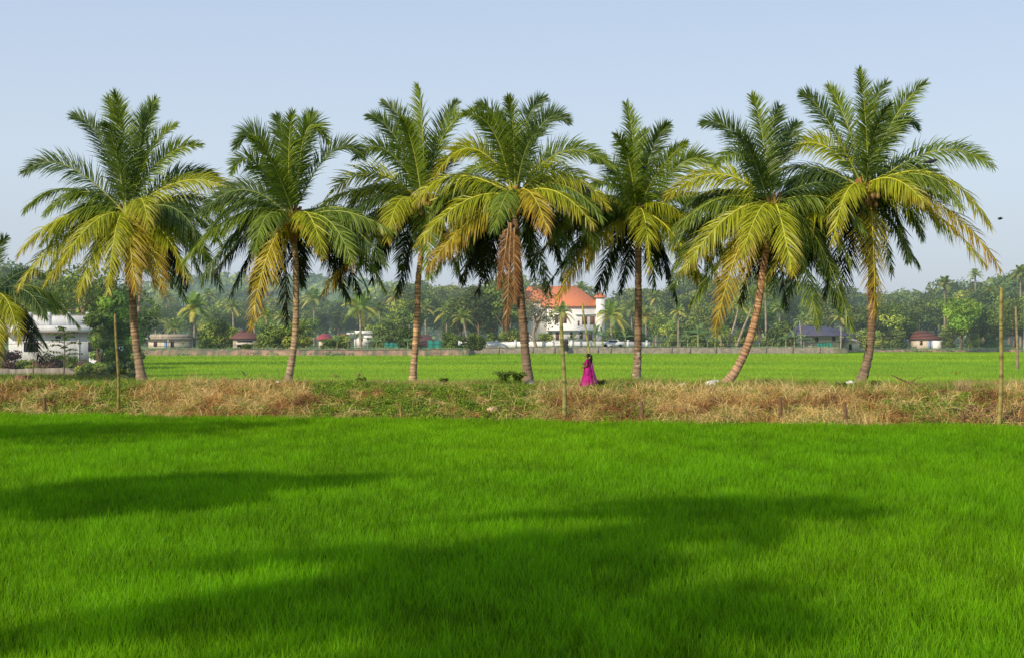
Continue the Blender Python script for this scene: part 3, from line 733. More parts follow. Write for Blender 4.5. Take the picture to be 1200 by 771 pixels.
def put_tree(pr, loc, s, rz, label, group, haze=None, name='tree', sz=None):
    root = empty(name, loc, label, 'tree', group, rz); root.scale = (s, s, sz or s)
    for nm, me in (('crown', pr[0]), ('trunk', pr[1])):
        o = bpy.data.objects.new(nm, me); COL.objects.link(o); o.parent = root
        if haze is not None:
            o.material_slots[0].link = 'OBJECT'
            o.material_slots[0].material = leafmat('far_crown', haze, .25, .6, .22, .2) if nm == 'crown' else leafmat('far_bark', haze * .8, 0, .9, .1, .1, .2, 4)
    return root
DK = [(.110, .165, .034), (.150, .205, .040), (.080, .132, .032), (.185, .245, .042), (.115, .175, .042)]
MD = [(.185, .255, .038), (.245, .315, .046), (.140, .210, .038), (.300, .340, .055)]
LT = [(.15, .25, .03), (.19, .30, .035), (.12, .20, .03), (.22, .31, .04)]
OL = [(.17, .18, .08), (.21, .22, .09), (.14, .16, .07)]
H0 = .13
PR = {
 'dark round': [tree_proto(dict(H=11, Wd=9, seed=s, palette=DK), H0) for s in (1, 2, 3)],
 'mid green': [tree_proto(dict(H=10, Wd=9, seed=s, palette=MD), H0) for s in (4, 5, 6)],
 'tall dark': [tree_proto(dict(H=14, Wd=8, seed=s, palette=DK, nlobe=20), H0) for s in (7, 8)],
 'pale green': [tree_proto(dict(H=9, Wd=8, seed=s, palette=LT), H0) for s in (9,)],
 'olive feathery': [tree_proto(dict(H=11, Wd=7.5, seed=11, palette=OL, per=90, gap=.25, size=.22, bark=(.3, .24, .17)), H0)],
 'low bushy': [tree_proto(dict(H=5, Wd=7, seed=s, palette=MD, trunkh=.05, nlobe=12), H0) for s in (12, 13)],
 'low dark bushy': [tree_proto(dict(H=5, Wd=7, seed=s, palette=DK, trunkh=.05, nlobe=12), H0) for s in (14, 15)],
}
LM = [(90, 'the white parapet house'), (197, 'the cream flat-roofed house'), (250, 'the gap between the huts'), (287, 'the hut with the pyramid roof'), (345, 'the second palm trunk'), (390, 'the red-roofed sheds'), (425, 'the low white villa'), (465, 'the green netting'),
      (510, 'the maroon-roofed hut'), (565, 'the bare far wall'), (625, 'the left wing of the mansion'), (685, 'the white mansion'), (730, 'the mansion turret'), (748, 'the lime-spotted palm'), (800, 'the banana grove'), (865, 'the leaning palm'), (955, 'the slate-roofed house'), (1022, 'the tallest palm'), (1088, 'the maroon-roofed cottage'), (1125, 'the bright green round tree'), (1175, 'the tall bamboo post')]
def where(px, front=False, depth=None):
    d, nm = min((abs(px - a), b_) for a, b_ in LM)
    side = min(LM, key=lambda t: abs(t[0] - px))[0]
    rel = 'behind' if abs(px - side) < 9 else ('left of' if px < side else 'right of')
    if front: rel = 'before' if abs(px - side) < 9 else rel
    return rel + ' ' + nm
_used = {}
def uniq(lab, cat):
    """same words for several that nothing tells apart"""
    _used[lab] = _used.get(lab, 0) + 1
    return lab
def far_tree(kind, px, Y, top_py, rowword='', haze=None, wmul=1.0):
    pr = random.choice(PR[kind]); Hh = {'dark round': 11, 'mid green': 10, 'tall dark': 14, 'pale green': 9, 'olive feathery': 11, 'low bushy': 5, 'low dark bushy': 5}[kind]
    X = (px - 600) / F * Y; ztop = HC + (HY - top_py) / F * Y
    s = (ztop - LAND) / Hh
    hz = haze if haze is not None else round(min(.17, .04 + (Y - 240) * .0009), 2)
    lab = f'{kind} tree {rowword}{where(px)}'
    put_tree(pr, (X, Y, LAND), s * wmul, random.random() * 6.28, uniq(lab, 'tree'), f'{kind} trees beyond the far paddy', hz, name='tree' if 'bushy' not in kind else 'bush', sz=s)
# skyline of the wood (photo column, row of tree tops)
SKY = np.array([(-60, 318), (0, 315), (60, 322), (110, 330), (170, 342), (230, 338), (300, 336), (360, 342), (420, 338), (470, 326), (520, 334), (560, 334), (580, 326), (605, 326), (640, 340), (700, 348), (730, 344), (780, 334), (830, 322), (900, 322), (960, 330), (1000, 340), (1030, 342), (1060, 342), (1090, 340), (1120, 330), (1150, 327), (1200, 321), (1260, 320)])
skyl = lambda px: float(np.interp(px, SKY[:, 0], SKY[:, 1]))
random.seed(5)
HOUSES = [(168, 226), (268, 305), (368, 442), (495, 522), (604, 716), (926, 1008), (1068, 1106)]
inh = lambda px, m=0: any(a - m < px < b_ + m for a, b_ in HOUSES)
for row, (Y, step, dt, kinds, rw) in enumerate(((345, 23, 2, ['tall dark', 'dark round', 'mid green'], 'in the back row, '), (308, 26, 16, ['dark round', 'mid green', 'tall dark', 'dark round', 'mid green'], 'in the middle row, '),
                                        (276, 30, 31, ['dark round', 'mid green', 'low bushy', 'mid green', 'dark round', 'pale green'], 'at the front, '))):
    px = -70 + row * 7
    while px < 1275:
        p_ = px + random.uniform(-6, 6)
        if row == 2 and (inh(p_, 4) or p_ < 165): px += step; continue
        if row == 1 and 612 < p_ < 708: px += step; continue
        if row >= 1 and p_ < 30: px += step; continue
        k = random.choice(kinds); t = skyl(p_) + dt + random.uniform(-7, 9)
        if row == 2 and k == 'low bushy': t = max(t, 380)
        if 165 < p_ < 470: t = max(t, 352 + dt * .7)
        far_tree(k, p_, Y + random.uniform(-9, 9), t, rw)
        px += step * random.uniform(.8, 1.15)
# named ones
far_tree('tall dark', 590, 262, 325, 'dense, ', wmul=1.15); far_tree('dark round', 562, 265, 338, 'spreading, ', wmul=1.1); far_tree('dark round', 541, 268, 352, 'of middling height, ')
far_tree('olive feathery', 629, 250, 330, 'thin-leaved, ')
far_tree('pale green', 1126, 262, 352, 'bright, ', wmul=.95)
far_tree('low bushy', 254, 236, 379, 'broad, '); far_tree('low dark bushy', 270, 240, 385, '')
far_tree('low dark bushy', 462, 248, 378, 'half hiding the netting, '); far_tree('low bushy', 450, 255, 383, '')
far_tree('low dark bushy', 385, 232, 396, 'small and low, '); far_tree('low bushy', 400, 234, 394, 'small and low, '); far_tree('low dark bushy', 288, 222, 402, 'cut low, ')
for px, tp in ((1018, 362), (1040, 358), (1058, 366), (1118, 380), (1150, 374), (1166, 370), (1190, 366), (1215, 370)):
    far_tree(random.choice(['dark round', 'mid green', 'dark round']), px, 278, tp, 'at the field edge, ', wmul=1.15)
for px, tp in ((725, 384), (746, 388), (842, 386), (872, 388), (905, 386), (818, 384), (600, 388), (575, 392), (554, 390), (530, 392), (638, 392), (480, 388), (322, 384), (335, 390), (345, 382), (308, 392), (240, 398), (1012, 388), (1030, 390), (1052, 388), (1112, 394), (1140, 394), (1160, 392)):
    far_tree(random.choice(['low dark bushy', 'low bushy']), px, 256 if px > 560 and px < 1000 else (272 if px > 1000 else 232), tp, 'low at the front, ')

# wooded hill far behind on the left, and the unbroken wood further back
def far_wood(name, label, Y, top, px0, px1, haze, seed, lobes=520, h=9.0):
    r = np.random.default_rng(seed); mb = MB()
    for k in range(lobes):
        px = r.uniform(px0, px1); tp = float(np.interp(px, top[:, 0], top[:, 1])) + r.uniform(0, 1) ** 1.2 * (400 - float(np.interp(px, top[:, 0], top[:, 1]))) 
        yy = Y - (tp - 320) * 1.0 * (Y / 700) + r.uniform(-10, 10); P0_ = at(px, tp, yy); rd = (2.6 + 3.2 * r.random()) * Y / 500
        P0_[2] -= rd * .5
        m = 90; d = r.normal(0, 1, (m, 3)); d /= np.linalg.norm(d, axis=1)[:, None]
        P = P0_ + d * rd * (.75 + .35 * r.random(m))[:, None] * np.array([1, 1, .85])
        N_ = d + r.normal(0, .5, (m, 3)); N_ /= np.linalg.norm(N_, axis=1)[:, None]
        A = np.cross(N_, r.normal(0, 1, (m, 3))); A /= np.linalg.norm(A, axis=1)[:, None]; B = np.cross(N_, A)
        s = (rd * .24 * (.6 + .7 * r.random(m)))[:, None]
        V = np.stack([P - A * s, P - B * s * .7, P + A * s, P + B * s * .7], 1).reshape(-1, 3)
        pal = (DK + MD)[r.integers(0, 8)]
        cc = np.array(pal) * r.uniform(.6, 1.6) * (.7 + .5 * r.random(m))[:, None]
        mb.add(V, np.arange(m * 4).reshape(-1, 4), c=np.repeat(cc, 4, axis=0))
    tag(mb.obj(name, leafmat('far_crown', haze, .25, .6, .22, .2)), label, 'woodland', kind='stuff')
hilltop = np.array([(-80, 352), (40, 344), (150, 335), (200, 329), (260, 324), (330, 324), (390, 328), (450, 330), (500, 338), (560, 346), (640, 356)])
mb = MB(); hx = np.linspace(-90, 650, 60); V = []
for px in hx:
    tp = float(np.interp(px, hilltop[:, 0], hilltop[:, 1]))
    a = at(px, tp + 8, 700); V += [(a[0], 560, LAND - .1), (a[0], 640, a[2] * .65), (a[0], 710, a[2] - 2.5), (a[0] * 1.1, 900, LAND)]
idx = np.arange(len(V)).reshape(-1, 4)
mb.add(V, np.stack([idx[:-1, :-1], idx[1:, :-1], idx[1:, 1:], idx[:-1, 1:]], -1).reshape(-1, 4), c=(.05, .10, .03))
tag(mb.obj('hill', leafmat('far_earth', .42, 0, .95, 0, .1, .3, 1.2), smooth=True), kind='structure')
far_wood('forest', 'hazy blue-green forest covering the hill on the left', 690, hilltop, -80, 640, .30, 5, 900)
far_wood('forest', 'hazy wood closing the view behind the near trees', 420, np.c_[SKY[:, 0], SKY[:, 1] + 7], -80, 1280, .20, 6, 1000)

# ------------------------------------------------------------------ far palms and bananas
def small_palm_mesh(seed, tone_shift=0.0, nf=22, L=3.4, trunkH=7.0, lean=0.0, yellow=.25):
    r = np.random.default_rng(seed); mb = MB(); tb = MB()
    top = np.array([lean, 0, trunkH])
    tube(tb, spline([(0, 0, -.3), (lean * .25, 0, trunkH * .4), (lean * .75, 0, trunkH * .8), tuple(top)], 14), np.linspace(.24, .15, 14), 7, (.30, .25, .19))
    for k in range(nf):
        a = k * 2.399 + r.normal(0, .2); el = R(80) - (k / nf) * R(105) + r.normal(0, .1)
        d = np.array([math.cos(a) * math.cos(el), math.sin(a) * math.cos(el), math.sin(el)])
        c1 = top + d * L * .5 + np.array([0, 0, .25 * L * max(0, math.cos(el))]); c2 = top + d * L * .92 + np.array([0, 0, -.30 * L * math.cos(el) - .1])
        P = bez(top, c1, c2, 12); T = np.gradient(P, axis=0); T /= np.linalg.norm(T, axis=1)[:, None]
        S = np.cross(T, [.1, .05, 1]); S /= np.linalg.norm(S, axis=1)[:, None] + 1e-6
        old = k / nf
        col = np.array((.19, .29, .06)) * (1 - old) + (np.array((.60, .50, .10)) if r.random() < yellow else np.array((.27, .32, .09))) * old
        n = 24; s = np.linspace(.1, .98, n) * 11; i0 = np.minimum(s.astype(int), 10); f_ = (s - i0)[:, None]
        Pp = P[i0] * (1 - f_) + P[i0 + 1] * f_; Tt = T[i0]; Ss = S[i0]
        ln = (.85 * np.interp(s / 11, [0, .3, .7, 1], [.5, 1, .8, .35]) * L / 3.4)[:, None]
        for sg in (-1, 1):
            e1 = Pp + (Tt * .45 + sg * Ss * .8) * ln * .5 + np.array([0, 0, .02]); e2 = Pp + (Tt * .75 + sg * Ss * 1.0) * ln * .85 + np.array([0, 0, -.42]) * ln
            w_ = Tt * .07
            V = np.stack([Pp - w_, Pp + w_, e1 + w_, e1 - w_, e2], 1).reshape(-1, 3)
            b_ = np.arange(n)[:, None] * 5
            cc = col * (.7 + .5 * r.random(n))[:, None]
            mb.add(V, b_ + np.array([0, 1, 2, 3]), b_ + np.array([3, 2, 4]), np.repeat(cc, 5, axis=0))
        tube(mb, P[::3], [.05, .04, .03, .015], 4, col * 1.6, cap=False)
    return mb.mesh('crown', leafmat('far_crown', H0, .25, .6, .22, .2)), tb.mesh('trunk', leafmat('far_bark', H0 * .8, 0, .9, .1, .1, .2, 4))
PALM = [small_palm_mesh(s, yellow=y, nf=nf) for s, y, nf in ((1, .3, 22), (2, .7, 20), (3, .2, 24), (4, .9, 20))]
def far_palm(px, py, bpx, bpy_, rpx, Y, label, proto=None, yellow=None):
    top = at(px, py, Y); bx = (bpx - 600) / F * Y; zb = LAND if bpy_ is None else min(LAND, HC + (HY - bpy_) / F * Y)
    L = rpx / F * Y * 1.12
    k = proto if proto is not None else random.randrange(4)
    hz = round(min(.17, .04 + (Y - 240) * .0009), 2)
    root = empty('coconut_palm', (bx, Y, zb), label, 'palm tree', 'coconut palms beyond the far paddy')
    me_c, me_t = PALM[k]
    s = L / 3.4
    # the crown is shared; the trunk is scaled and sheared by an own mesh
    o = bpy.data.objects.new('crown', me_c); COL.objects.link(o); o.parent = root; o.scale = (s, s, s)
    o.location = (top[0] - bx, 0, top[2] - zb - 7.0 * s); o.rotation_euler = (0, 0, random.random() * 6.28)
    # crown mesh stands on x=y=0 so turning about z keeps it centred
    tb = MB(); H_ = top[2] - zb; dx = top[0] - bx
    P = spline([(0, 0, -.3), (dx * .35, 0, H_ * .33), (dx * .75, 0, H_ * .7), (dx, 0, H_)], 16)
    tube(tb, P, np.linspace(.25, .14, 16), 7, np.array([(.34, .28, .21) if i % 2 else (.24, .20, .15) for i in range(16)]))
    t = tb.obj('trunk', leafmat('far_bark', round(hz * .8, 3), 0, .9, .1, .1, .2, 4), root)
    for x in (o,):
        x.material_slots[0].link = 'OBJECT'; x.material_slots[0].material = leafmat('far_crown', hz, .25, .6, .22, .2)
for a in [
 (228, 364, 228, None, 23, 238, 'far palm with wide crown right of the small cream flat-roofed house', 0), (195, 350, 197, None, 11, 330, 'small hazy palm above the small cream flat-roofed house', 2),
 (205, 385, 205, None, 14, 262, 'low spreading palm just behind the roof of the cream flat-roofed house', 0), (273, 362, 274, None, 14, 290, 'thin palm behind the bushes left of the pyramid-roofed hut', 2), (312, 371, 316, None, 13, 236, 'slim palm with tall bare trunk right of the pyramid-roofed hut', 1),
 (298, 380, 300, None, 9, 250, 'little palm leaning over the pyramid-roofed hut', 1), (368, 352, 368, None, 17, 300, 'tall palm right of the second palm of the row, in the wood', 0), (353, 388, 352, None, 16, 240, 'low palm with long pale fronds right of the second trunk of the row', 2),
 (422, 364, 423, None, 25, 246, 'large palm spreading over the low white villa', 1), (445, 366, 446, None, 15, 275, 'palm right of the large one above the low white villa', 0), (465, 350, 467, None, 15, 300, 'tall palm with reddish dry skirt above the netting', 1), (498, 363, 500, None, 14, 285, 'palm just right of the third trunk of the row', 1),
 (524, 368, 523, None, 17, 270, 'yellow-leaved palm above the green netting', 3), (543, 374, 550, None, 15, 246, 'palm with a leaning pinkish trunk at the left end of the stone wall', 0), (658, 368, 659, None, 16, 248, 'young palm standing before the white mansion', 1),
 (716, 371, 717, None, 21, 249, 'broad low palm beside the mansion turret', 3), (681, 340, 681, None, 12, 300, 'palm peeping over the orange roof of the mansion', 2), (795, 366, 795, None, 11, 262, 'slender palm above the banana grove', 0), (757, 372, 757, None, 15, 268, 'yellow-tipped palm right of the straight palm trunk', 3),
 (768, 350, 769, None, 13, 300, 'tall thin palm in the wood right of the straight palm trunk', 2), (740, 362, 741, None, 12, 290, 'hazy palm left of the straight palm trunk', 2), (866, 358, 853, None, 15, 252, 'leaning grey palm left of the strongly leaning trunk', 2), (884, 350, 862, None, 16, 250, 'bent pale palm behind the strongly leaning trunk', 0),
 (897, 345, 898, None, 15, 262, 'upright pale palm right of the strongly leaning trunk', 2), (914, 362, 912, None, 13, 270, 'palm between the leaning trunk and the slate-roofed house', 0), (845, 392, 845, None, 14, 250, 'stubby palm with no visible trunk before the banana grove', 0), (1107, 334, 1107, None, 13, 300, 'palm standing above the wood over the maroon-roofed cottage', 2),
 (1143, 323, 1143, None, 10, 320, 'highest far palm, above the wood left of the tall bamboo post', 2), (1196, 322, 1196, None, 14, 290, 'palm cut by the right edge above the wood', 2), (1160, 343, 1160, None, 12, 300, 'brownish palm in the wood left of the tall bamboo post', 1), (1118, 372, 1110, None, 9, 300, 'thin palm left of the bright green round tree', 0),
 (985, 372, 985, None, 14, 290, 'palm behind the right end of the slate-roofed house', 0), (940, 378, 940, None, 12, 280, 'palm behind the slate-roofed house', 0), (165, 318, 160, None, 20, 150, 'leaning palm behind the first palm of the row, above the dark garden tree', 0), (600, 352, 596, None, 13, 262, 'palm behind the dead hanging fronds', 2), (820, 360, 820, None, 12, 290, 'dim palm deep in the wood above the banana grove', 2),
 (330, 372, 331, None, 12, 270, 'palm left of the second trunk of the row', 0), (560, 372, 558, None, 11, 280, 'small palm at the foot of the tall dark trees', 0), (245, 348, 245, None, 12, 330, 'dim palm on the foot of the hill', 2), (182, 372, 183, None, 12, 262, 'palm left of the cream flat-roofed house', 0)]:
    far_palm(*a[:7], proto=a[7])

def banana_mesh(seed, H=3.2, n=8, torn=.3):
    r = np.random.default_rng(seed); lb = MB(); sb = MB()
    tube(sb, [(0, 0, -.1), (.02, 0, H * .3), (0, .02, H * .6)], [.16, .13, .08], 8, (.25, .27, .08))
    for k in range(n):
        a = k * 2.4 + r.normal(0, .3); up = 1.0 if k < 2 else r.uniform(.35, .9); L = H * (.5 + .12 * r.random())
        d = np.array([math.cos(a), math.sin(a) * .9, 0]); top = np.array([0, 0, H * .58])
        c1 = top + d * L * .35 * (1.3 - up) + np.array([0, 0, L * .75 * up]); c2 = top + d * L * (1.15 - .6 * up * (k < 2)) + np.array([0, 0, L * (.9 if k < 2 else .15 + .2 * up)])
        P = bez(top, c1, c2, 12); T = np.gradient(P, axis=0); T /= np.linalg.norm(T, axis=1)[:, None]
        S = np.cross(T, [0.1, .3, 1]); S /= np.linalg.norm(S, axis=1)[:, None]
        t = np.linspace(0, 1, 12); w_ = (.30 * H / 3.2 * np.clip(np.sin(np.pi * np.clip((t - .12) / .9, 0, 1)), .03, 1) ** .6) * (1 - torn * .5 * r.random(12))
        dn = np.array([0, 0, -.35]) * w_[:, None]
        V = np.stack([P - S * w_[:, None] + dn, P, P + S * w_[:, None] + dn], 1).reshape(-1, 3)
        q = []
        for i in range(11): q += [(3 * i, 3 * i + 3, 3 * i + 4, 3 * i + 1), (3 * i + 1, 3 * i + 4, 3 * i + 5, 3 * i + 2)]
        c = np.array((.15, .27, .04)) * r.uniform(.7, 1.35) if k % 4 else np.array((.26, .33, .06))
        lb.add(V, q, c=np.tile(c, (36, 1)))
    return lb, sb
BAN = []
for s in (1, 2, 3):
    lb, sb = banana_mesh(s); BAN.append((lb.mesh('leaves', leafmat('banana_leaf', .11, .4, .5, .15, .3)), sb.mesh('stem', leafmat('far_bark', .104, 0, .9, .1, .1, .2, 4))))
for px, py, hp, lab in [(395, 410, 15, 'before the red-roofed sheds'), (408, 410, 13, 'before the red-roofed sheds'), (417, 409, 20, 'tall with upright leaves before the low white villa'), (431, 410, 18, 'before the low white villa'), (441, 410, 14, 'right of the low white villa'), (478, 411, 16, 'left of the maroon-roofed hut'),
                        (697, 404, 26, 'tallest, before the white mansion'), (706, 404, 22, 'before the mansion turret'), (672, 404, 16, 'young, before the white mansion'), (733, 405, 20, 'left of the straight palm trunk'), (765, 405, 17, 'right of the straight palm trunk'), (783, 405, 17, 'at the left of the banana grove'), (797, 406, 13, 'small pale one in the banana grove'),
                        (806, 405, 19, 'in the banana grove'), (818, 405, 28, 'large spreading one in the banana grove'), (829, 405, 14, 'yellow-green one in the banana grove'), (838, 405, 12, 'low one in the banana grove'), (774, 405, 12, 'low, right of the straight palm trunk'), (905, 405, 12, 'right of the leaning palm'), (921, 405, 18, 'left of the slate-roofed house'), (931, 406, 20, 'left of the slate-roofed house, the taller'),
                        (942, 406, 16, 'before the slate-roofed house'), (951, 406, 12, 'small, before the slate-roofed house'), (890, 405, 12, 'under the leaning palm'), (215, 411, 9, 'young, by the cream flat-roofed house'), (880, 406, 11, 'low, under the leaning palm')]:
    Y = 246 if px > 560 else 226
    root = empty('banana_plant', ((px - 600) / F * Y, Y, LAND), 'banana plant ' + lab, 'banana plant', 'banana plants on the far bank', random.random() * 6.28)
    s = hp / F * Y / 3.3; root.scale = (s, s, s)
    lm, sm_ = random.choice(BAN)
    for nm, me in (('leaves', lm), ('stem', sm_)):
        o = bpy.data.objects.new(nm, me); COL.objects.link(o); o.parent = root

# ------------------------------------------------------------------ buildings
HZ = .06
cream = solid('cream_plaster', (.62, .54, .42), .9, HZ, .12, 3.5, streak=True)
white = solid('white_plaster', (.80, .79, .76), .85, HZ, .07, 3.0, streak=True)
whiten = solid('shaded_white_plaster', (.66, .68, .70), .85, .04, .05, 4.0, c2=(.54, .55, .55), streak=True)  # bluish, darker copy of white plaster: tree shade put into the colour
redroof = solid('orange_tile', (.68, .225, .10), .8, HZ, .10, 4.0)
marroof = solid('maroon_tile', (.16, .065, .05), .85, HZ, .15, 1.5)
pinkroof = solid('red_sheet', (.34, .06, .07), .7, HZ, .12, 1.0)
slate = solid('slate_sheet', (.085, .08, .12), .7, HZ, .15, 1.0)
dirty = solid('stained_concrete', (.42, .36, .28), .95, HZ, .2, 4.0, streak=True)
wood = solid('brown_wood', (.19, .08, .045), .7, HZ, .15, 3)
dark = solid('dark_opening_and_shade', (.02, .022, .028), .5, HZ * .5, .1, 2)
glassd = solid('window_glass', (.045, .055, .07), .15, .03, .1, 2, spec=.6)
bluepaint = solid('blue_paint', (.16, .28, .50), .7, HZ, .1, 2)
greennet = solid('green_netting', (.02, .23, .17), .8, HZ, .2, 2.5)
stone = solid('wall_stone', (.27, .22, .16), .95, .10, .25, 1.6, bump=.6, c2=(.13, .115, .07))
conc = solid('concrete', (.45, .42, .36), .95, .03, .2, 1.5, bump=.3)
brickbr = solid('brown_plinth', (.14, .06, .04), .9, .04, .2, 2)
def part(name, mat, parent, *boxes):
    mb = MB()
    for b_ in boxes: box(mb, *b_)
    return mb.obj(name, mat, parent)
def hiproof(mb, x0, x1, y0, y1, z0, zr, rx0, rx1, oh=.35, th=.12, ry=None):
    ym = (y0 + y1) / 2 if ry is None else ry
    a = [(x0 - oh, y0 - oh, z0), (x1 + oh, y0 - oh, z0), (x1 + oh, y1 + oh, z0), (x0 - oh, y1 + oh, z0), (rx0, ym, zr), (rx1, ym, zr)]
    b_ = [(x, y, z - th) for x, y, z in a[:4]]
    mb.add(a + b_, [(0, 1, 5, 4), (2, 3, 4, 5), (6, 7, 1, 0), (7, 8, 2, 1), (8, 9, 3, 2), (9, 6, 0, 3), (9, 8, 7, 6)], [(1, 2, 5), (3, 0, 4)])
def window(parent, x0, x1, yf, z0, z1, frame=wood, pane=glassd, bars=1):
    f = .07
    fr = part('window', frame, parent, (x0, x1, yf - .05, yf + .03, z1 - f, z1), (x0, x1, yf - .05, yf + .03, z0, z0 + f), (x0, x0 + f, yf - .05, yf + .03, z0 + f, z1 - f), (x1 - f, x1, yf - .05, yf + .03, z0 + f, z1 - f),
              *[(x0 + (x1 - x0) * (k + 1) / (bars + 1) - .025, x0 + (x1 - x0) * (k + 1) / (bars + 1) + .025, yf - .045, yf + .02, z0 + f, z1 - f) for k in range(bars)])
    p = part('pane', pane, fr, (x0 + f, x1 - f, yf - .01, yf + .015, z0 + f, z1 - f))
    return fr

def U(px, Y): return (px - 600) / F * Y
def Z(py, Y): return HC + (HY - py) / F * Y
# --- mansion
Y = 262; g0 = LAND
bx = lambda p: U(p, Y); cx_ = bx(672)
rt = empty('mansion', (cx_, Y, g0), 'large white two-storey mansion with an orange hipped tile roof and a small turret', 'house')
def rel(f_):
    return f_
def M(name, mat, *boxes):
    return part(name, mat, rt, *[(a - cx_, b_ - cx_, c - Y, d - Y, e_ - g0, f_ - g0) for a, b_, c, d, e_, f_ in boxes])
M('wall', white, (bx(641), bx(703), Y, Y + 10, g0, Z(358.5, Y)))
M('wall', white, (bx(612), bx(641) - .01, Y + 2.5, Y + 10, g0, Z(352.5, Y)))
M('turret', white, (bx(698.5), bx(708.5), Y - .6, Y + 1.2, g0, Z(348.5, Y)))
mb = MB(); hiproof(mb, bx(638) - cx_, bx(703) - cx_, 0, 10, Z(358.5, Y) - g0, Z(335.5, Y + 5) - g0, bx(642) - cx_, bx(676) - cx_, .55, .2)
o = mb.obj('roof', redroof, rt)
mb = MB(); hiproof(mb, bx(612) - cx_, bx(646) - cx_, 2.5, 10, Z(352.5, Y) - g0, Z(336.2, Y + 6) - g0, bx(619) - cx_, bx(645) - cx_, .45, .2); mb.obj('roof', redroof, rt)
mb = MB(); hiproof(mb, bx(698.5) - cx_, bx(708.5) - cx_, -.6, 1.2, Z(348.5, Y) - g0 + .01, Z(342, Y) - g0, bx(703.5) - cx_, bx(703.5) - cx_, .35, .1); mb.obj('turret_roof', redroof, rt)
M('ledge', white, (bx(640), bx(699), Y - .9, Y - .003, Z(387.5, Y), Z(386, Y)), (bx(674), bx(699), Y - .5, Y - .003, Z(369, Y), Z(368.2, Y)), (bx(610), bx(640), Y + 1.3, Y + 2.49, Z(366, Y), Z(364, Y)))
M('balcony', white, (bx(612), bx(640), Y + 1.3, Y + 1.45, Z(371, Y), Z(366.2, Y)), (bx(612), bx(613), Y + 1.3, Y + 1.6, g0, Z(371, Y)), (bx(625), bx(626), Y + 1.3, Y + 1.6, g0, Z(371, Y)))
for a, b_, c, d in ((682, 688, 371, 380.5), (691.5, 697, 371, 380.5), (677, 679, 376, 382), (643, 646.5, 389, 398.5), (651, 655, 389, 398.5), (668, 671, 389, 397), (679, 683, 389, 397), (650, 654, 369, 379), (660, 664, 369, 379), (690, 694, 389, 399)):
    w_ = window(rt, bx(a) - cx_, bx(b_) - cx_, 0, Z(d, Y) - g0, Z(c, Y) - g0, wood, wood if (d - c) > 9 else glassd)
for a, b_ in ((615, 619), (628, 633)):
    window(rt, bx(a) - cx_, bx(b_) - cx_, 2.5, Z(380, Y) - g0, Z(371, Y) - g0, wood)
M('door', wood, (bx(616), bx(620), Y + 2.44, Y + 2.49, g0, Z(389, Y)))
# low white compound wall
Y = 252; cx_ = U(650, Y)
rt = empty('boundary_wall', (cx_, Y, g0), 'low white compound wall in front of the mansion', 'wall')
part('wall', white, rt, (U(536, Y) - cx_, U(762, Y) - cx_, 0, .25, 0, Z(400, Y) - g0))
part('pillar', white, rt, *[(U(p, Y) - cx_ - .2, U(p, Y) - cx_ + .2, -.08, .33, 0, Z(399, Y) - g0 + .1) for p in range(538, 762, 22)])
# --- cottages
def cottage(name, label, Y, px0, px1, peave, pbase, roofmat, wallmat, kind, proof=None, rpx=None, depth=5.0, win=(), doors=(), oh=.45, extra=None):
    x0, x1 = U(px0, Y), U(px1, Y); cx = (x0 + x1) / 2; g = min(LAND, Z(pbase, Y)); ze = Z(peave, Y) - g
    rt = empty(name, (cx, Y, g), label, 'house')
    part('wall', wallmat, rt, (x0 - cx, x1 - cx, 0, depth, 0, ze))
    if kind == 'flat':
        part('roof', roofmat, rt, (x0 - cx - oh, x1 - cx + oh, -.7, depth + oh, ze, ze + .16), (x0 - cx + .1, x1 - cx - .1, -.1, depth, ze + .161, Z(proof, Y) - g))
    else:
        mb = MB(); hiproof(mb, x0 - cx, x1 - cx, 0, depth, ze, Z(proof, Y) - g, U(rpx[0], Y) - cx, U(rpx[1], Y) - cx, oh); mb.obj('roof', roofmat, rt)
    for a, b_, c, d in win: window(rt, U(a, Y) - cx, U(b_, Y) - cx, 0, Z(d, Y) - g, Z(c, Y) - g)
    for a, b_, c, m_ in doors: part('door', m_, rt, (U(a, Y) - cx, U(b_, Y) - cx, -.05, -.004, 0, Z(c, Y) - g))
    if extra: extra(rt, cx, g)
    return rt
cottage('cottage', 'small cream flat-roofed house left of the second palm', 236, 174, 221, 397.2, 411, dirty, cream, 'flat', 391.5, win=((200, 204, 400, 407), (180, 184, 400, 406)), doors=((192.5, 195.8, 400, bluepaint),),
        extra=lambda rt, cx, g: part('pillar', cream, rt, (U(197.5, 236) - cx, U(198.4, 236) - cx, -.6, -.35, 0, Z(397.2, 236) - g)))
def finial(rt, cx, g):
    part('roof_vent', marroof, rt, (U(279, 232) - cx, U(284, 232) - cx, 1.7, 2.7, Z(389, 232) - g, Z(386.5, 232) - g))
    part('parapet', cream, rt, (U(277, 232) - cx, U(298, 232) - cx, -.5, -.2, Z(404, 232) - g, Z(401, 232) - g))
cottage('cottage', 'low hut with dark pyramid roof and a roof vent', 232, 273, 302, 396, 411, marroof, dirty, 'hip', 387, (279, 286), 4.5, doors=((278, 296, 399, dark),), extra=finial)
cottage('shed', 'shed with a faded red sheet roof, the left of two', 250, 373.5, 384.5, 397, 410, pinkroof, cream, 'hip', 391, (375, 384), 4)
cottage('shed', 'shed with a faded red sheet roof, the right of two, nearer the villa', 250, 396.5, 408, 400, 410, pinkroof, dirty, 'hip', 391.5, (398, 407), 4, doors=((400, 404, 403, dark),))
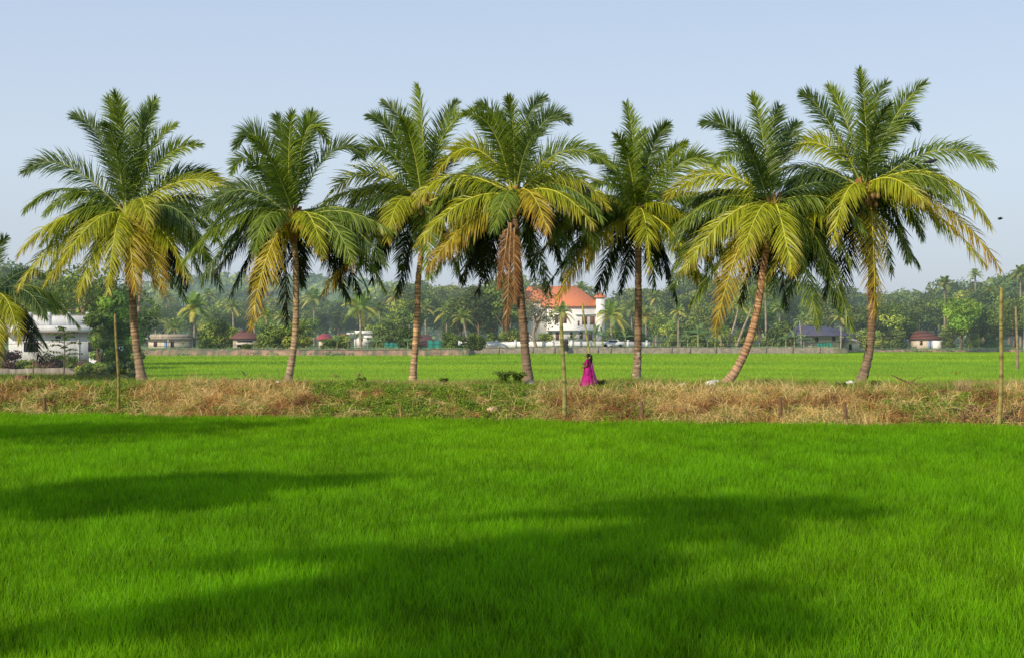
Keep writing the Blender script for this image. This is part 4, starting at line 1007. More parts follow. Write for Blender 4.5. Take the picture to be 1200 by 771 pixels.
def villa(rt, cx, g):
    Yv = 256
    part('canopy', white, rt, (U(407, Yv) - cx, U(412, Yv) - cx, -1, 1, Z(392.5, Yv) - g, Z(390, Yv) - g))
    part('wall', white, rt, (U(427, Yv) - cx, U(437, Yv) - cx, -.8, -.2, Z(401, Yv) - g, Z(393, Yv) - g))
cottage('villa', 'low modern white villa with a flat roof slab', 256, 415, 437, 391, 407, white, white, 'flat', 387.5, extra=villa, win=((421, 425, 394, 400),))
cottage('hut', 'hut with a maroon roof just behind the third trunk of the row', 250, 486, 504, 404, 410, marroof, cream, 'hip', 392, (491, 502), 5, win=((488, 490, 405, 408),), oh=.9)
cottage('house', 'cream house with a broad slate-coloured roof', 258, 947, 984, 392.8, 409.5, slate, cream, 'hip', 382, (940, 972), 7, win=((975, 979, 394, 399.5), (955, 959, 395, 401)), oh=2.4)
cottage('shed', 'small tan shed right of the slate-roofed house', 262, 989, 1007, 400, 410, dirty, cream, 'hip', 396.5, (991, 1003), 4, doors=((995, 998, 403, dark),), oh=.3)
cottage('cottage', 'cottage with a maroon roof at the right end of the far field', 274, 1074, 1103, 396.5, 411, marroof, cream, 'hip', 387.5, (1077, 1090), 5, win=((1078, 1081, 399, 404),), doors=((1088, 1091, 398, bluepaint),),
        extra=lambda rt, cx, g: part('lean_to', white, rt, (U(1092, 274) - cx, U(1103, 274) - cx, -1.0, -.05, 0, Z(399, 274) - g)))
# green netting
def netting(px0, px1, Y, top, label):
    n = 24; xs_ = np.linspace(U(px0, Y), U(px1, Y), n); rt = empty('net_fence', ((xs_[0] + xs_[-1]) / 2, Y, LAND), label, 'fence', 'green net fences')
    mb = MB(); cx = (xs_[0] + xs_[-1]) / 2; zt = Z(top, Y) - LAND
    V = []
    for i, x in enumerate(xs_): V += [(x - cx, .12 * math.sin(i * 1.3), 0), (x - cx, .12 * math.sin(i * 1.3 + .5), zt + .1 * math.sin(i * .9))]
    mb.add(V, [(2 * i, 2 * i + 2, 2 * i + 3, 2 * i + 1) for i in range(n - 1)]); mb.obj('netting', greennet, rt)
    for i in range(0, n, 6):
        mb = MB(); tube(mb, [(xs_[i] - cx, .25, -.1), (xs_[i] - cx, .25, zt + .15)], [.05, .05], 6); mb.obj('post', wood, rt)
netting(450, 477, 243, 401.5, 'sagging green net fence left of the third trunk'); netting(501, 537, 244, 399, 'taller green net fence right of the third trunk'); netting(957, 974, 252, 401.5, 'short green net before the slate-roofed house')
# far stone wall with piers
Y = 239.3; x0, x1 = U(548, Y), U(976, Y); cx = (x0 + x1) / 2
rt = empty('stone_wall', (cx, Y, 0), 'long low brown stone wall along the far edge of the field', 'wall')
mb = MB(); n = 160; xs_ = np.linspace(x0, x1, n) - cx
tp = 1.08 + .22 * (fbm(xs_ * .8, xs_ * 0, 3) - .5) * 2
V = []
for x, t in zip(xs_, tp): V += [(x, 0, -.1), (x, .05, t), (x, .45, t), (x, .5, -.1)]
idx = np.arange(4 * n).reshape(n, 4)
mb.add(V, np.concatenate([np.stack([idx[:-1, k], idx[1:, k], idx[1:, k + 1], idx[:-1, k + 1]], -1) for k in range(3)])); mb.obj('wall', stone, rt)
mb = MB()
for p in np.arange(556, 976, 31):
    x = U(p + rng.normal(0, 8), Y) - cx; box(mb, x - .16, x + .16, -.1, -.003, -.1, 1.15 + .1 * rng.random())
mb.obj('pier', stone, rt)
# unclear dark thing on the wall, given a made-up stump shape
mb = MB(); tube(mb, spline([(0, 0, -.1), (.05, 0, .5), (-.12, 0, 1.1), (.1, 0, 1.75)], 9), [.34, .36, .42, .48, .5, .46, .5, .42, .3], 9, (.03, .025, .02))
mb.v[0] = mb.v[0] + rng.normal(0, .05, mb.v[0].shape).astype(np.float32)
o = mb.obj('tree_stump', leafmat('far_bark', .06, 0, .9, .1, .1, .2, 4)); o.location = (U(663, 239), 238.6, .6); tag(o, 'dark stump-like shape on the far wall before the mansion', 'stump')
# parked car behind the wall
Y = 249; rt = empty('parked_car', (U(718, Y), Y, LAND), 'white parked car half hidden behind the compound wall by the turret', 'car')
mb = MB()
prof = [(-2.0, .35), (-2.05, .75), (-1.3, .92), (-.7, 1.42), (.8, 1.45), (1.45, .98), (2.0, .88), (2.05, .4)]
V = [(x, -.8, z) for x, z in prof] + [(x, .8, z) for x, z in prof]; n = len(prof)
mb.add(V, [(i, i + 1, n + i + 1, n + i) for i in range(n - 1)] + [(7, 0, 8, 15), (0, 7, 6, 1), (1, 6, 5, 2), (2, 5, 4, 3), (8, 9, 14, 15), (9, 10, 13, 14), (10, 11, 12, 13)])
mb.obj('body', solid('car_paint', (.75, .75, .75), .3, .1, .02), rt)
part('window', glassd, rt, (-.75, .75, -.82, -.803, 1.0, 1.33))
for x in (-1.3, 1.3):
    mb = MB(); tube(mb, [(x, -.83, .33), (x, -.6, .33)], [.33, .33], 14, (.02, .02, .02)); mb.obj('wheel', rib_mat, rt)

# --- the white house in the yard
Y = 130; g0 = LZ; bx = lambda p: U(p, Y); zz_ = lambda p: Z(p, Y) - g0; cx_ = bx(70)
rt = empty('house', (cx_, Y, g0), 'single-storey white house with a roof parapet in the yard on the left', 'house')
def Wp(name, mat, *boxes): return part(name, mat, rt, *[(bx(a) - cx_, bx(b_) - cx_, c, d, zz_(e_), zz_(f_)) for a, b_, c, d, e_, f_ in boxes])
Wp('wall', whiten, (10, 122, 0, 8, 424, 389.8))
Wp('plinth', brickbr, (8, 124, -.12, 8, 430, 424.2))
Wp('sunshade', whiten, (4, 123, -.9, 8, 389.5, 381.5)); Wp('brown_strip', brickbr, (4, 123, -.92, -.905, 390.6, 389.4))  # thin brown strip along the lower front edge of the sunshade
Wp('parapet', whiten, (6, 120, -.1, .05, 381.2, 369.5)); Wp('coping', dirty, (5, 121, -.16, .12, 369.45, 368.7))
Wp('parapet_post', whiten, *[(p - 1.6, p + 1.6, -.22, .14, 381.2, 366) for p in (14, 36, 58, 80.5, 103, 119)])
for a, b_ in ((28, 44.5), (103.5, 117.5)):
    window(rt, bx(a) - cx_, bx(b_) - cx_, 0, zz_(411.8), zz_(400.5), dark, glassd, 4)
Wp('sunshade_shadow', dark, (65, 71.5, -.03, -.004, 396.5, 393.5))  # dark strip painted where the shadow below the sunshade falls
mb = MB(); tube(mb, [(bx(92.5) - cx_, -.1, zz_(424)), (bx(92.5) - cx_, -.1, zz_(390.7))], [.06, .06], 6); mb.obj('drain_pipe', whiten, rt)
mb = MB(); v = [(bx(112) - cx_, -.1, zz_(414)), (bx(127) - cx_, -.1, zz_(423)), (bx(127) - cx_, -.1, zz_(425)), (bx(112) - cx_, -.1, zz_(425))]
v += [(a, -2.0, c) for a, b_, c in v]; mb.add(v, [(0, 1, 2, 3), (7, 6, 5, 4), (0, 4, 5, 1), (1, 5, 6, 2), (3, 7, 4, 0)]); mb.obj('ramp', whiten, rt)
# low yard wall
Y = 101; rt = empty('yard_wall', (U(50, Y), Y, LZ), 'low weathered grey wall between the yard and the embankment', 'wall')
mb = MB(); n = 60; xs_ = np.linspace(U(-60, Y), U(128, Y), n) - U(50, Y); tp = .5 + .16 * (fbm(xs_ * .5, xs_ * 0, 17) - .5) - np.clip((xs_ - 1.5) * .06, 0, .3)
V = []
for x, t in zip(xs_, tp): V += [(x, 0, -.1), (x, .02, t), (x, .22, t), (x, .24, -.1)]
idx = np.arange(4 * n).reshape(n, 4)
mb.add(V, np.concatenate([np.stack([idx[:-1, k], idx[1:, k], idx[1:, k + 1], idx[:-1, k + 1]], -1) for k in range(3)])); mb.obj('wall', solid('shaded_concrete', (.30, .27, .22), .95, .02, .3, 2.2, bump=.5, c2=(.12, .10, .075), streak=True), rt)  # blotchy concrete, its colour darkened to stand for the shade on it

# garden trees by the white house
def near_tree(args, loc, label, name='tree', group=None):
    mb, tb = broadleaf(**args)
    root = empty(name, loc, label, 'tree' if name == 'tree' else 'bush', group)
    mb.obj('crown', leafmat('garden_leaf', .03, .3, .5, 0, .35), root); tb.obj('trunk', leafmat('garden_bark', .02, 0, .9, 0, .1, .2, 5), root)
    return root
Y = 108
near_tree(dict(H=6.3, Wd=3.3, seed=31, palette=[(.06, .13, .02), (.09, .18, .024), (.14, .25, .03), (.20, .32, .035)], nlobe=26, per=260, size=.12, trunkh=.06, bark=(.13, .1, .07)), (U(136, Y), Y, LZ), 'dense dark green garden tree right of the white house')
near_tree(dict(H=4.5, Wd=2.6, seed=32, palette=[(.14, .23, .025), (.18, .28, .03), (.09, .17, .02)], nlobe=14, per=200, size=.13, trunkh=.08), (U(117, 106), 106, LZ), 'yellow-green shrub against the dark garden tree', 'bush')
near_tree(dict(H=10.2, Wd=8.4, seed=33, palette=[(.17, .24, .03), (.12, .19, .025), (.22, .28, .04), (.08, .14, .02)], nlobe=26, per=130, size=.19, trunkh=.42, bark=(.48, .36, .24), gap=.3), (U(93, 148), 148, LZ), 'airy yellow-green tree with pale forked trunk behind the white house')
near_tree(dict(H=8.4, Wd=7, seed=34, palette=DK, nlobe=18, per=170, size=.22, trunkh=.2), (U(140, 155), 155, LZ), 'dark tree behind the garden tree, left of the first palm trunk')
near_tree(dict(H=8.0, Wd=8, seed=35, palette=MD, nlobe=18, per=150, size=.24, trunkh=.2), (U(50, 168), 168, LZ), 'green tree behind the roof of the white house')
near_tree(dict(H=9.5, Wd=8, seed=36, palette=DK, nlobe=18, per=150, size=.24, trunkh=.2), (U(15, 180), 180, LZ), 'dark tree at the left edge behind the white house')
for px, py, hp, wpx, pal, lab in ((12, 430, 20, 22, [(.12, .06, .05), (.09, .08, .03)], 'reddish shrub by the left end of the yard wall'), (30, 431, 14, 16, MD, 'round green shrub behind the yard wall'), (62, 431, 17, 26, [(.13, .08, .06), (.10, .10, .04)], 'brownish twiggy shrub before the white house'), (82, 431, 16, 18, DK, 'dark low shrub under the sapling'), (100, 438, 11, 20, MD, 'weedy green shrub at the yard wall'), (120, 436, 13, 16, MD, 'small shrub under the garden tree'), (158, 440, 20, 14, DK, 'dark shrub at the foot of the garden tree')):
    Y = 104 if py < 435 else 98; s = Y / F
    near_tree(dict(H=hp * s * 1.3, Wd=wpx * s * 1.25, seed=px, palette=pal, nlobe=9, per=110, size=.09, trunkh=.04, limbs=False), (U(px, Y), Y, LZ), lab, 'bush')
# sapling in front of the house
Y = 99; s = Y / F; mb = MB(); tb = MB(); rt = empty('sapling', (U(75, Y), Y, LZ), 'thin sapling with tiered branches in front of the white house', 'tree')
tube(tb, [(0, 0, 0), (.05, 0, 1.6), (.02, 0, 3.2)], [.05, .04, .02], 6, (.12, .10, .07))
for k in range(16):
    h = .9 + k * .15; a = k * 2.4; Ln = 1.5 - k * .05
    e_ = np.array([math.cos(a) * Ln, math.sin(a) * Ln, h + .15]); p = bez(np.array([.03, 0, h]), e_ * [.5, .5, 1] + [0, 0, .15], e_, 5); tube(tb, p, np.linspace(.025, .008, 5), 4, (.12, .10, .07), cap=False)
    leafclump(mb, p[1:], 12, .26, .085, [(.09, .16, .04), (.13, .19, .05)], squash=.4)
mb.obj('crown', weed_mat, rt); tb.obj('trunk', leafmat('garden_bark', .02, 0, .9, 0, .1, .2, 5), rt)
# stump in the yard
Y = 84; mb = MB(); tube(mb, [(0, 0, -.05), (0, 0, .2), (.01, 0, .43)], [.50, .46, .47], 14, (.24, .13, .085)); mb.v[0] = mb.v[0] + rng.normal(0, .012, mb.v[0].shape).astype(np.float32)
o = mb.obj('tree_stump', bark_mat); o.location = (U(27, Y), Y, .52); tag(o, 'cut brown palm stump in the grass by the left yard wall', 'stump')
o2 = MB(); tube(o2, [(0, 0, -.4), (0, 0, .8)], [.06, .05], 6, (.2, .16, .12)); o = o2.obj('fence_post', bark_mat); o.location = (U(39, 99), 99, LZ + .4); tag(o, 'thin grey post before the white house wall', 'post')

# ------------------------------------------------------------------ poles, stakes, wires
bamboo = leafmat('bamboo', 0, 0, .55, 0, .3, .2, 5)
def pole(label, pxb, pyb, pxt, pyt, Y, r, c, zb=None, name='bamboo_pole', group=None, nodes_=True, cat='pole'):
    b_ = at(pxb, pyb, Y); t = at(pxt, pyt, Y)
    if zb is not None: b_[2] = zb
    base = b_.copy(); n = 40; P = np.linspace(0, 1, n)[:, None] * (t - b_)[None]; P[:, 0] += .04 * np.sin(np.linspace(0, 5, n))
    P[0][2] -= .25
    rad = np.linspace(r, r * .72, n); cc = np.tile(np.array(c), (n, 1)) * (.8 + .35 * rng.random((n, 1)))
    if nodes_:
        rad[::5] *= 1.14; cc[::5] *= .55
    mb = MB(); tube(mb, P, rad, 9, cc); o = mb.obj(name, bamboo); o.location = tuple(base)
    tag(o, label, cat, group); return t
def front_y(px, off=.1):
    X = 0.0
    for _ in range(8): Yv = float(bund_front(np.array(X))) + off; X = U(px, Yv)
    return Yv
yA = front_y(138, .5); yB = front_y(660, .25); yC = front_y(1171, -.1)
zA = float(bund_z(U(138, yA), yA)); zB = float(bund_z(U(660, yB), yB)); zC = 0.0
pole('slim bamboo post before the white house, left of the first palm', 138.5, 478, 136, 368, yA, .062, (.26, .20, .06), zb=zA)
pole('thick yellowish bamboo post just left of the walking woman', 661, 485, 659, 372, yB, .09, (.27, .25, .075), zb=zB)
pole('tallest bamboo post, at the right edge, carrying two wires', 1170, 495, 1175, 337, yC, .08, (.30, .25, .07), zb=zC)
pole('slanting bamboo pole rising behind the walking woman', 694, 449, 683.5, 356, 69, .062, (.34, .33, .10), zb=.8)
pole('weathered pole standing in the far field behind the tallest bamboo post', 1192, 434, 1191, 359, 132, .14, (.25, .19, .12), zb=0, nodes_=False, name='wooden_pole')
for px, py, pt, Y, lab in ((1125, 411, 384, 272, 'thin grey pole under the bright green round tree'), (939, 405, 376, 255, 'leaning grey pole left of the slate-roofed house'), (479, 400, 380, 262, 'pale pole left of the third trunk'), (985, 408, 383, 254, 'pale post at the corner of the slate-roofed house'), (1200, 412, 350, 262, 'dim pole at the right edge by the far trees')):
    pole(lab, px, py, px + (1.0 if px != 939 else -1.5), pt, Y, .13, (.36, .33, .28), zb=min(LAND, 1), nodes_=False, name='utility_pole')
for i, (px, h, lab) in enumerate(((52, .65, 'short split stake in the straw at the left end of the embankment'), (752, .75, 'short stake with a white rag at its foot, right of the woman'), (914, .9, 'short stake in the straw below the leaning palm'), (990, .8, 'short stake in the straw left of the tallest palm'), (1128, .5, 'short stake near the tallest bamboo post'))):
    Yv = front_y(px, .25); X = U(px, Yv); z = float(bund_z(X, Yv))
    mb = MB(); tube(mb, [(0, 0, -.2), (.02, 0, h * .5), (-.01, 0, h)], [.075, .07, .05], 7, (.17, .10, .06)); o = mb.obj('wooden_stake', bark_mat, smooth=False)
    o.location = (X, Yv, z + .08); tag(o, lab, 'stake')
def wire(a, b_, sag, label):
    n = 40; t = np.linspace(0, 1, n)[:, None]; P = a * (1 - t) + b_ * t; P[:, 2] -= 4 * sag * (t * (1 - t))[:, 0]
    mb = MB(); o_ = P[0].copy(); tube(mb, P - o_, np.full(n, .008), 4, (.03, .03, .03)); o = mb.obj('wire', rib_mat); o.location = tuple(o_); tag(o, label, 'wire')
A = at(136.6, 398, yA); A2 = at(136.6, 403, yA); B = at(660, 397, yB - .12); B2 = at(660, 405, yB - .12); Cc = at(1173, 382, yC - .1); C2 = at(1173, 386, yC - .1)
wire(A, B, .25, 'upper wire from the slim left post to the thick bamboo post'); wire(A2, B2, .2, 'lower wire from the slim left post to the thick bamboo post')
wire(B, Cc, .30, 'upper wire from the thick bamboo post to the tallest post'); wire(B2, C2, .25, 'lower wire from the thick bamboo post to the tallest post')
wire(Cc, Cc + np.array([25, -6, .1]), .3, 'upper wire leaving the tallest post to the right'); wire(C2, C2 + np.array([25, -6, .1]), .3, 'lower wire leaving the tallest post to the right')
wire(A, A + np.array([-25, 4, -.3]), .2, 'wire leaving the slim left post toward the yard')

# ------------------------------------------------------------------ small things on the embankment
def rock(loc, s, c, label, name='stone', seed=0, sq=.55):
    r = np.random.default_rng(seed); mb = MB(); th = np.linspace(0, np.pi, 7)
    P = np.stack([np.zeros(7), np.zeros(7), -np.cos(th) * s * sq], -1); tube(mb, P, np.sin(th) * s + .003, 9, c)
    mb.v[0] = mb.v[0] * (1 + .18 * r.normal(0, 1, (len(mb.v[0]), 1))).astype(np.float32)
    o = mb.obj(name, leafmat('stone_surface', 0, 0, .95, 0, .1, .2, 8)); o.location = loc; tag(o, label, 'stone')
def on_bund(px, py):
    for Y in np.linspace(54, 72, 400):
        X = U(px, Y); z = float(bund_z(X, Y))
        if Z(py, Y) <= z: return X, Y, z
    return U(px, 70), 70, .9
for i, (px, py, s, c, lab) in enumerate(((326, 451, .22, (.68, .65, .58), 'white stone at the foot of the second palm'), (833, 452, .30, (.72, .68, .62), 'white stone left of the leaning palm base'), (838, 449, .22, (.72, .66, .6), 'smaller white stone touching the leaning palm base'), (800, 452, .16, (.7, .66, .58), 'low white stone on the crest left of the leaning palm'),
        (996, 450, .20, (.74, .72, .68), 'white stone left of the tallest palm base'), (975, 455, .14, (.74, .72, .68), 'small white stone among weeds left of the tallest palm'), (962, 457, .12, (.70, .68, .62), 'tiny white stone among weeds below the crest'), (577, 483, .26, (.60, .42, .26), 'pinkish broken laterite lump at the foot of the slope'), (1096, 463, .20, (.62, .46, .22), 'ochre stone in the dry grass right of the tallest palm'),
        (456, 448, .12, (.6, .58, .5), 'pale stone at the crest by the third palm'), (721, 465, .13, (.6, .46, .3), 'tan stone on the slope right of the woman'), (620, 451, .3, (.5, .42, .34), 'pale lump at the root of the dark-trunked palm'))):
    X, Y, z = on_bund(px, py); rock((X, Y, z + s * .25), s, c, lab, seed=i)
# fallen branch
X, Y, z = on_bund(1081, 455)
mb = MB(); tube(mb, spline([(0, 0, .06), (-.5, .2, .22), (-1.3, .5, .60)], 9), np.linspace(.10, .02, 9), 6, (.12, .075, .045)); tube(mb, spline([(-.5, .2, .2), (-.2, .3, .45), (.1, .2, .5)], 6), np.linspace(.03, .01, 6), 5, (.12, .075, .045)); tube(mb, spline([(0, 0, .05), (.5, -.2, .06), (.9, -.1, .02)], 6), np.linspace(.10, .03, 6), 6, (.10, .06, .04))
o = mb.obj('fallen_branch', bark_mat); o.location = (X, Y, z); tag(o, 'dark fallen branch poking up right of the tallest palm', 'branch')
# tangled root heap at the right end
rt = None; mb = MB(); r_ = np.random.default_rng(4); Yv = front_y(1165, .8); X0 = U(1165, Yv)
for k in range(150):
    a = r_.random() * 6.28; x = X0 + r_.uniform(-.9, 3.0); y = Yv + r_.uniform(-.6, 1.0) - .2 * (x - X0); z = float(bund_z(x, y)); L_ = r_.uniform(.4, 1.1)
    p1 = np.array([x + math.cos(a) * L_ * .5, y - .2, z + .15 + .45 * r_.random()]); p2 = np.array([x + math.cos(a) * L_, y - .35, z - .05 + .3 * r_.random()])
    tube(mb, bez(np.array([x, y, z]), p1, p2, 7), np.linspace(.025, .008, 7), 4, np.array((.25, .15, .09)) * r_.uniform(.5, 1.3), cap=False)
tag(mb.obj('root_heap', bark_mat, origin=(X0, Yv, 0)), 'tangled heap of brown roots at the right end of the embankment', 'roots')
# small plants on the crest and in the field edge
def plant(px, py, hp, lab, kind, Y=None, z=None):
    if Y is None: X, Y, z = on_bund(px, py)
    else: X = U(px, Y)
    s = hp / F * Y
    if kind == 'banana':
        lb, sb = banana_mesh(int(px), H=s, n=6); root = empty('banana_plant', (X, Y, z), lab, 'banana plant'); lb.obj('leaves', leafmat('banana_near', 0, .4, .5, 0, .3), root); sb.obj('stem', rib_mat, root)
    else:
        mb = MB(); tb = MB(); root = empty('weed_plant', (X, Y, z), lab, 'plant')
        for k in range(9 if kind == 'bushy' else 3):
            a = k * 2.4; e_ = np.array([math.cos(a) * s * (.55 if kind == 'bushy' else .12), math.sin(a) * s * .4, s * (.75 + .25 * math.sin(k * 3.1))]); p = bez(np.zeros(3), e_ * [.3, .3, .7], e_, 6)
            tube(tb, p, np.linspace(.016, .006, 6), 4, (.16, .17, .05), cap=False); leafclump(mb, p[(0 if kind == 'bushy' else 1):], 16, s * (.30 if kind == 'bushy' else .16), .05 if kind != 'broad' else .11, [(.10, .17, .03), (.15, .22, .04)], squash=.9)
        mb.obj('leaves', weed_mat, root); tb.obj('stem', rib_mat, root)
plant(232, 446, 22, 'young banana plant with few upright leaves right of the first palm', 'banana', 74.5, 0.0)
plant(289, 448, 30, 'banana plant with long pointed leaves left of the second palm', 'banana', 74.0, 0.0)
plant(213, 447, 24, 'thin leafy weed right of the first palm', 'thin', 73.5, 0.0)
plant(245, 446, 10, 'broad-leaved low weed beside the young banana plant', 'broad', 73.4, .1); plant(268, 447, 11, 'broad-leaved weed left of the banana plant', 'broad', 73.2, .1); plant(280, 449, 9, 'small broad-leaved weed under the banana plant', 'broad', 72.6, .2)
plant(590, 450, 17, 'bushy green weed left of the dark-trunked palm', 'bushy'); plant(607, 449, 14, 'bushy weed against the dark palm trunk', 'bushy'); plant(704, 456, 11, 'small dark weed at the heels of the woman', 'bushy'); plant(740, 457, 9, 'tuft of weeds before the straight palm', 'bushy')
plant(423, 450, 8, 'low weed on the crest between the second and third palms', 'bushy'); plant(520, 449, 8, 'low weed on the crest right of the third palm', 'bushy'); plant(1025, 455, 9, 'low weed below the tallest palm', 'bushy'); plant(985, 457, 9, 'low weed with white stones left of the tallest palm', 'bushy')
def tuft(px, py, hp, lab, c=(.5, .38, .2), Y=None, z=0, n=60, w=.02, spread=.25):
    if Y is None: X, Y, z = on_bund(px, py)
    else: X = U(px, Y)
    s = hp / F * Y; mb = MB(); P = np.stack([rng.normal(0, s * spread, n), rng.normal(0, s * spread, n), np.zeros(n)], -1)
    cc = np.array(c) * (.7 + .5 * rng.random((n, 1))); blades(mb, P, s * (.6 + .5 * rng.random(n)), np.full(n, w), .1 + .3 * rng.random(n), cc * .7, cc, 3)
    o = mb.obj('grass_tuft', straw_mat); o.location = (X, Y, z); tag(o, lab, 'grass tuft')
tuft(1128, 468, 22, 'upright straw tuft right of the tallest palm', n=90); tuft(1172, 463, 14, 'straw tuft behind the tallest bamboo post', n=50); tuft(394, 437, 6, 'brown weed tuft in the far field behind the second palm', (.3, .28, .1), 108, 0, 60, .04, .35); tuft(420, 436, 6, 'brown weed tuft in the far field left of the third palm', (.3, .28, .1), 110, 0, 60, .04, .3)
tuft(306, 437, 5, 'small brown weed tuft in the far field near the banana plant', (.3, .26, .1), 110, 0, 40, .04, .4); tuft(896, 447, 12, 'dry stalks at the crest right of the leaning palm', (.3, .25, .1), None, 0, 14, .02); tuft(781, 440, 12, 'single dry stalk cluster right of the straight palm', (.45, .3, .15), 73, .05, 8, .03, .05); tuft(1120, 440, 4, 'orange-brown clod of weeds in the far right field', (.4, .25, .08), 118, 0, 40, .05, .4)
tuft(100, 455, 12, 'dry stalks in the yard grass before the white house', (.28, .33, .12), None, 0, 40, .02)

# birds
def bird(loc, s, lab, flying):
    mb = MB(); P = np.array([(-.16, 0, 0), (-.10, 0, .02), (0, 0, .03), (.09, 0, .05), (.15, 0, .08), (.19, 0, .08), (.24, 0, .07)]) * s
    tube(mb, P, np.array([.012, .04, .06, .05, .035, .03, .004]) * s, 8, (.02, .02, .022)); tail = np.array([(-.14, -.02, 0), (-.14, .02, 0), (-.30, .035, -.03), (-.30, -.035, -.03)]) * s; mb.add(tail, [(0, 1, 2, 3)], c=(.02, .02, .02))
    o = mb.obj('bird', rib_mat, smooth=False); o.location = loc; tag(o, lab, 'bird')
    for sg in (-1, 1):
        wb = MB()
        if flying: v = np.array([(.06, 0, .05), (-.08, 0, .05), (-.12, sg * .25, .14), (.02, sg * .48, .10), (.07, sg * .22, .16)]) * s; wb.add(v, [(0, 1, 2, 4)], [(4, 2, 3)], c=(.025, .025, .027))
        else: v = np.array([(.08, sg * .05, .06), (-.02, sg * .065, .05), (-.24, sg * .02, 0), (-.05, sg * .06, -.01)]) * s; wb.add(v, [(0, 1, 2, 3)], c=(.015, .015, .017))
        x = wb.obj('wing', rib_mat, o)
bird(tuple(at(1090, 191, 67.8)), 1.6, 'black crow perched on a frond of the tallest palm', False)
bird(tuple(at(1172, 257.5, 90)), .9, 'small dark bird flying in the open sky on the right', True)

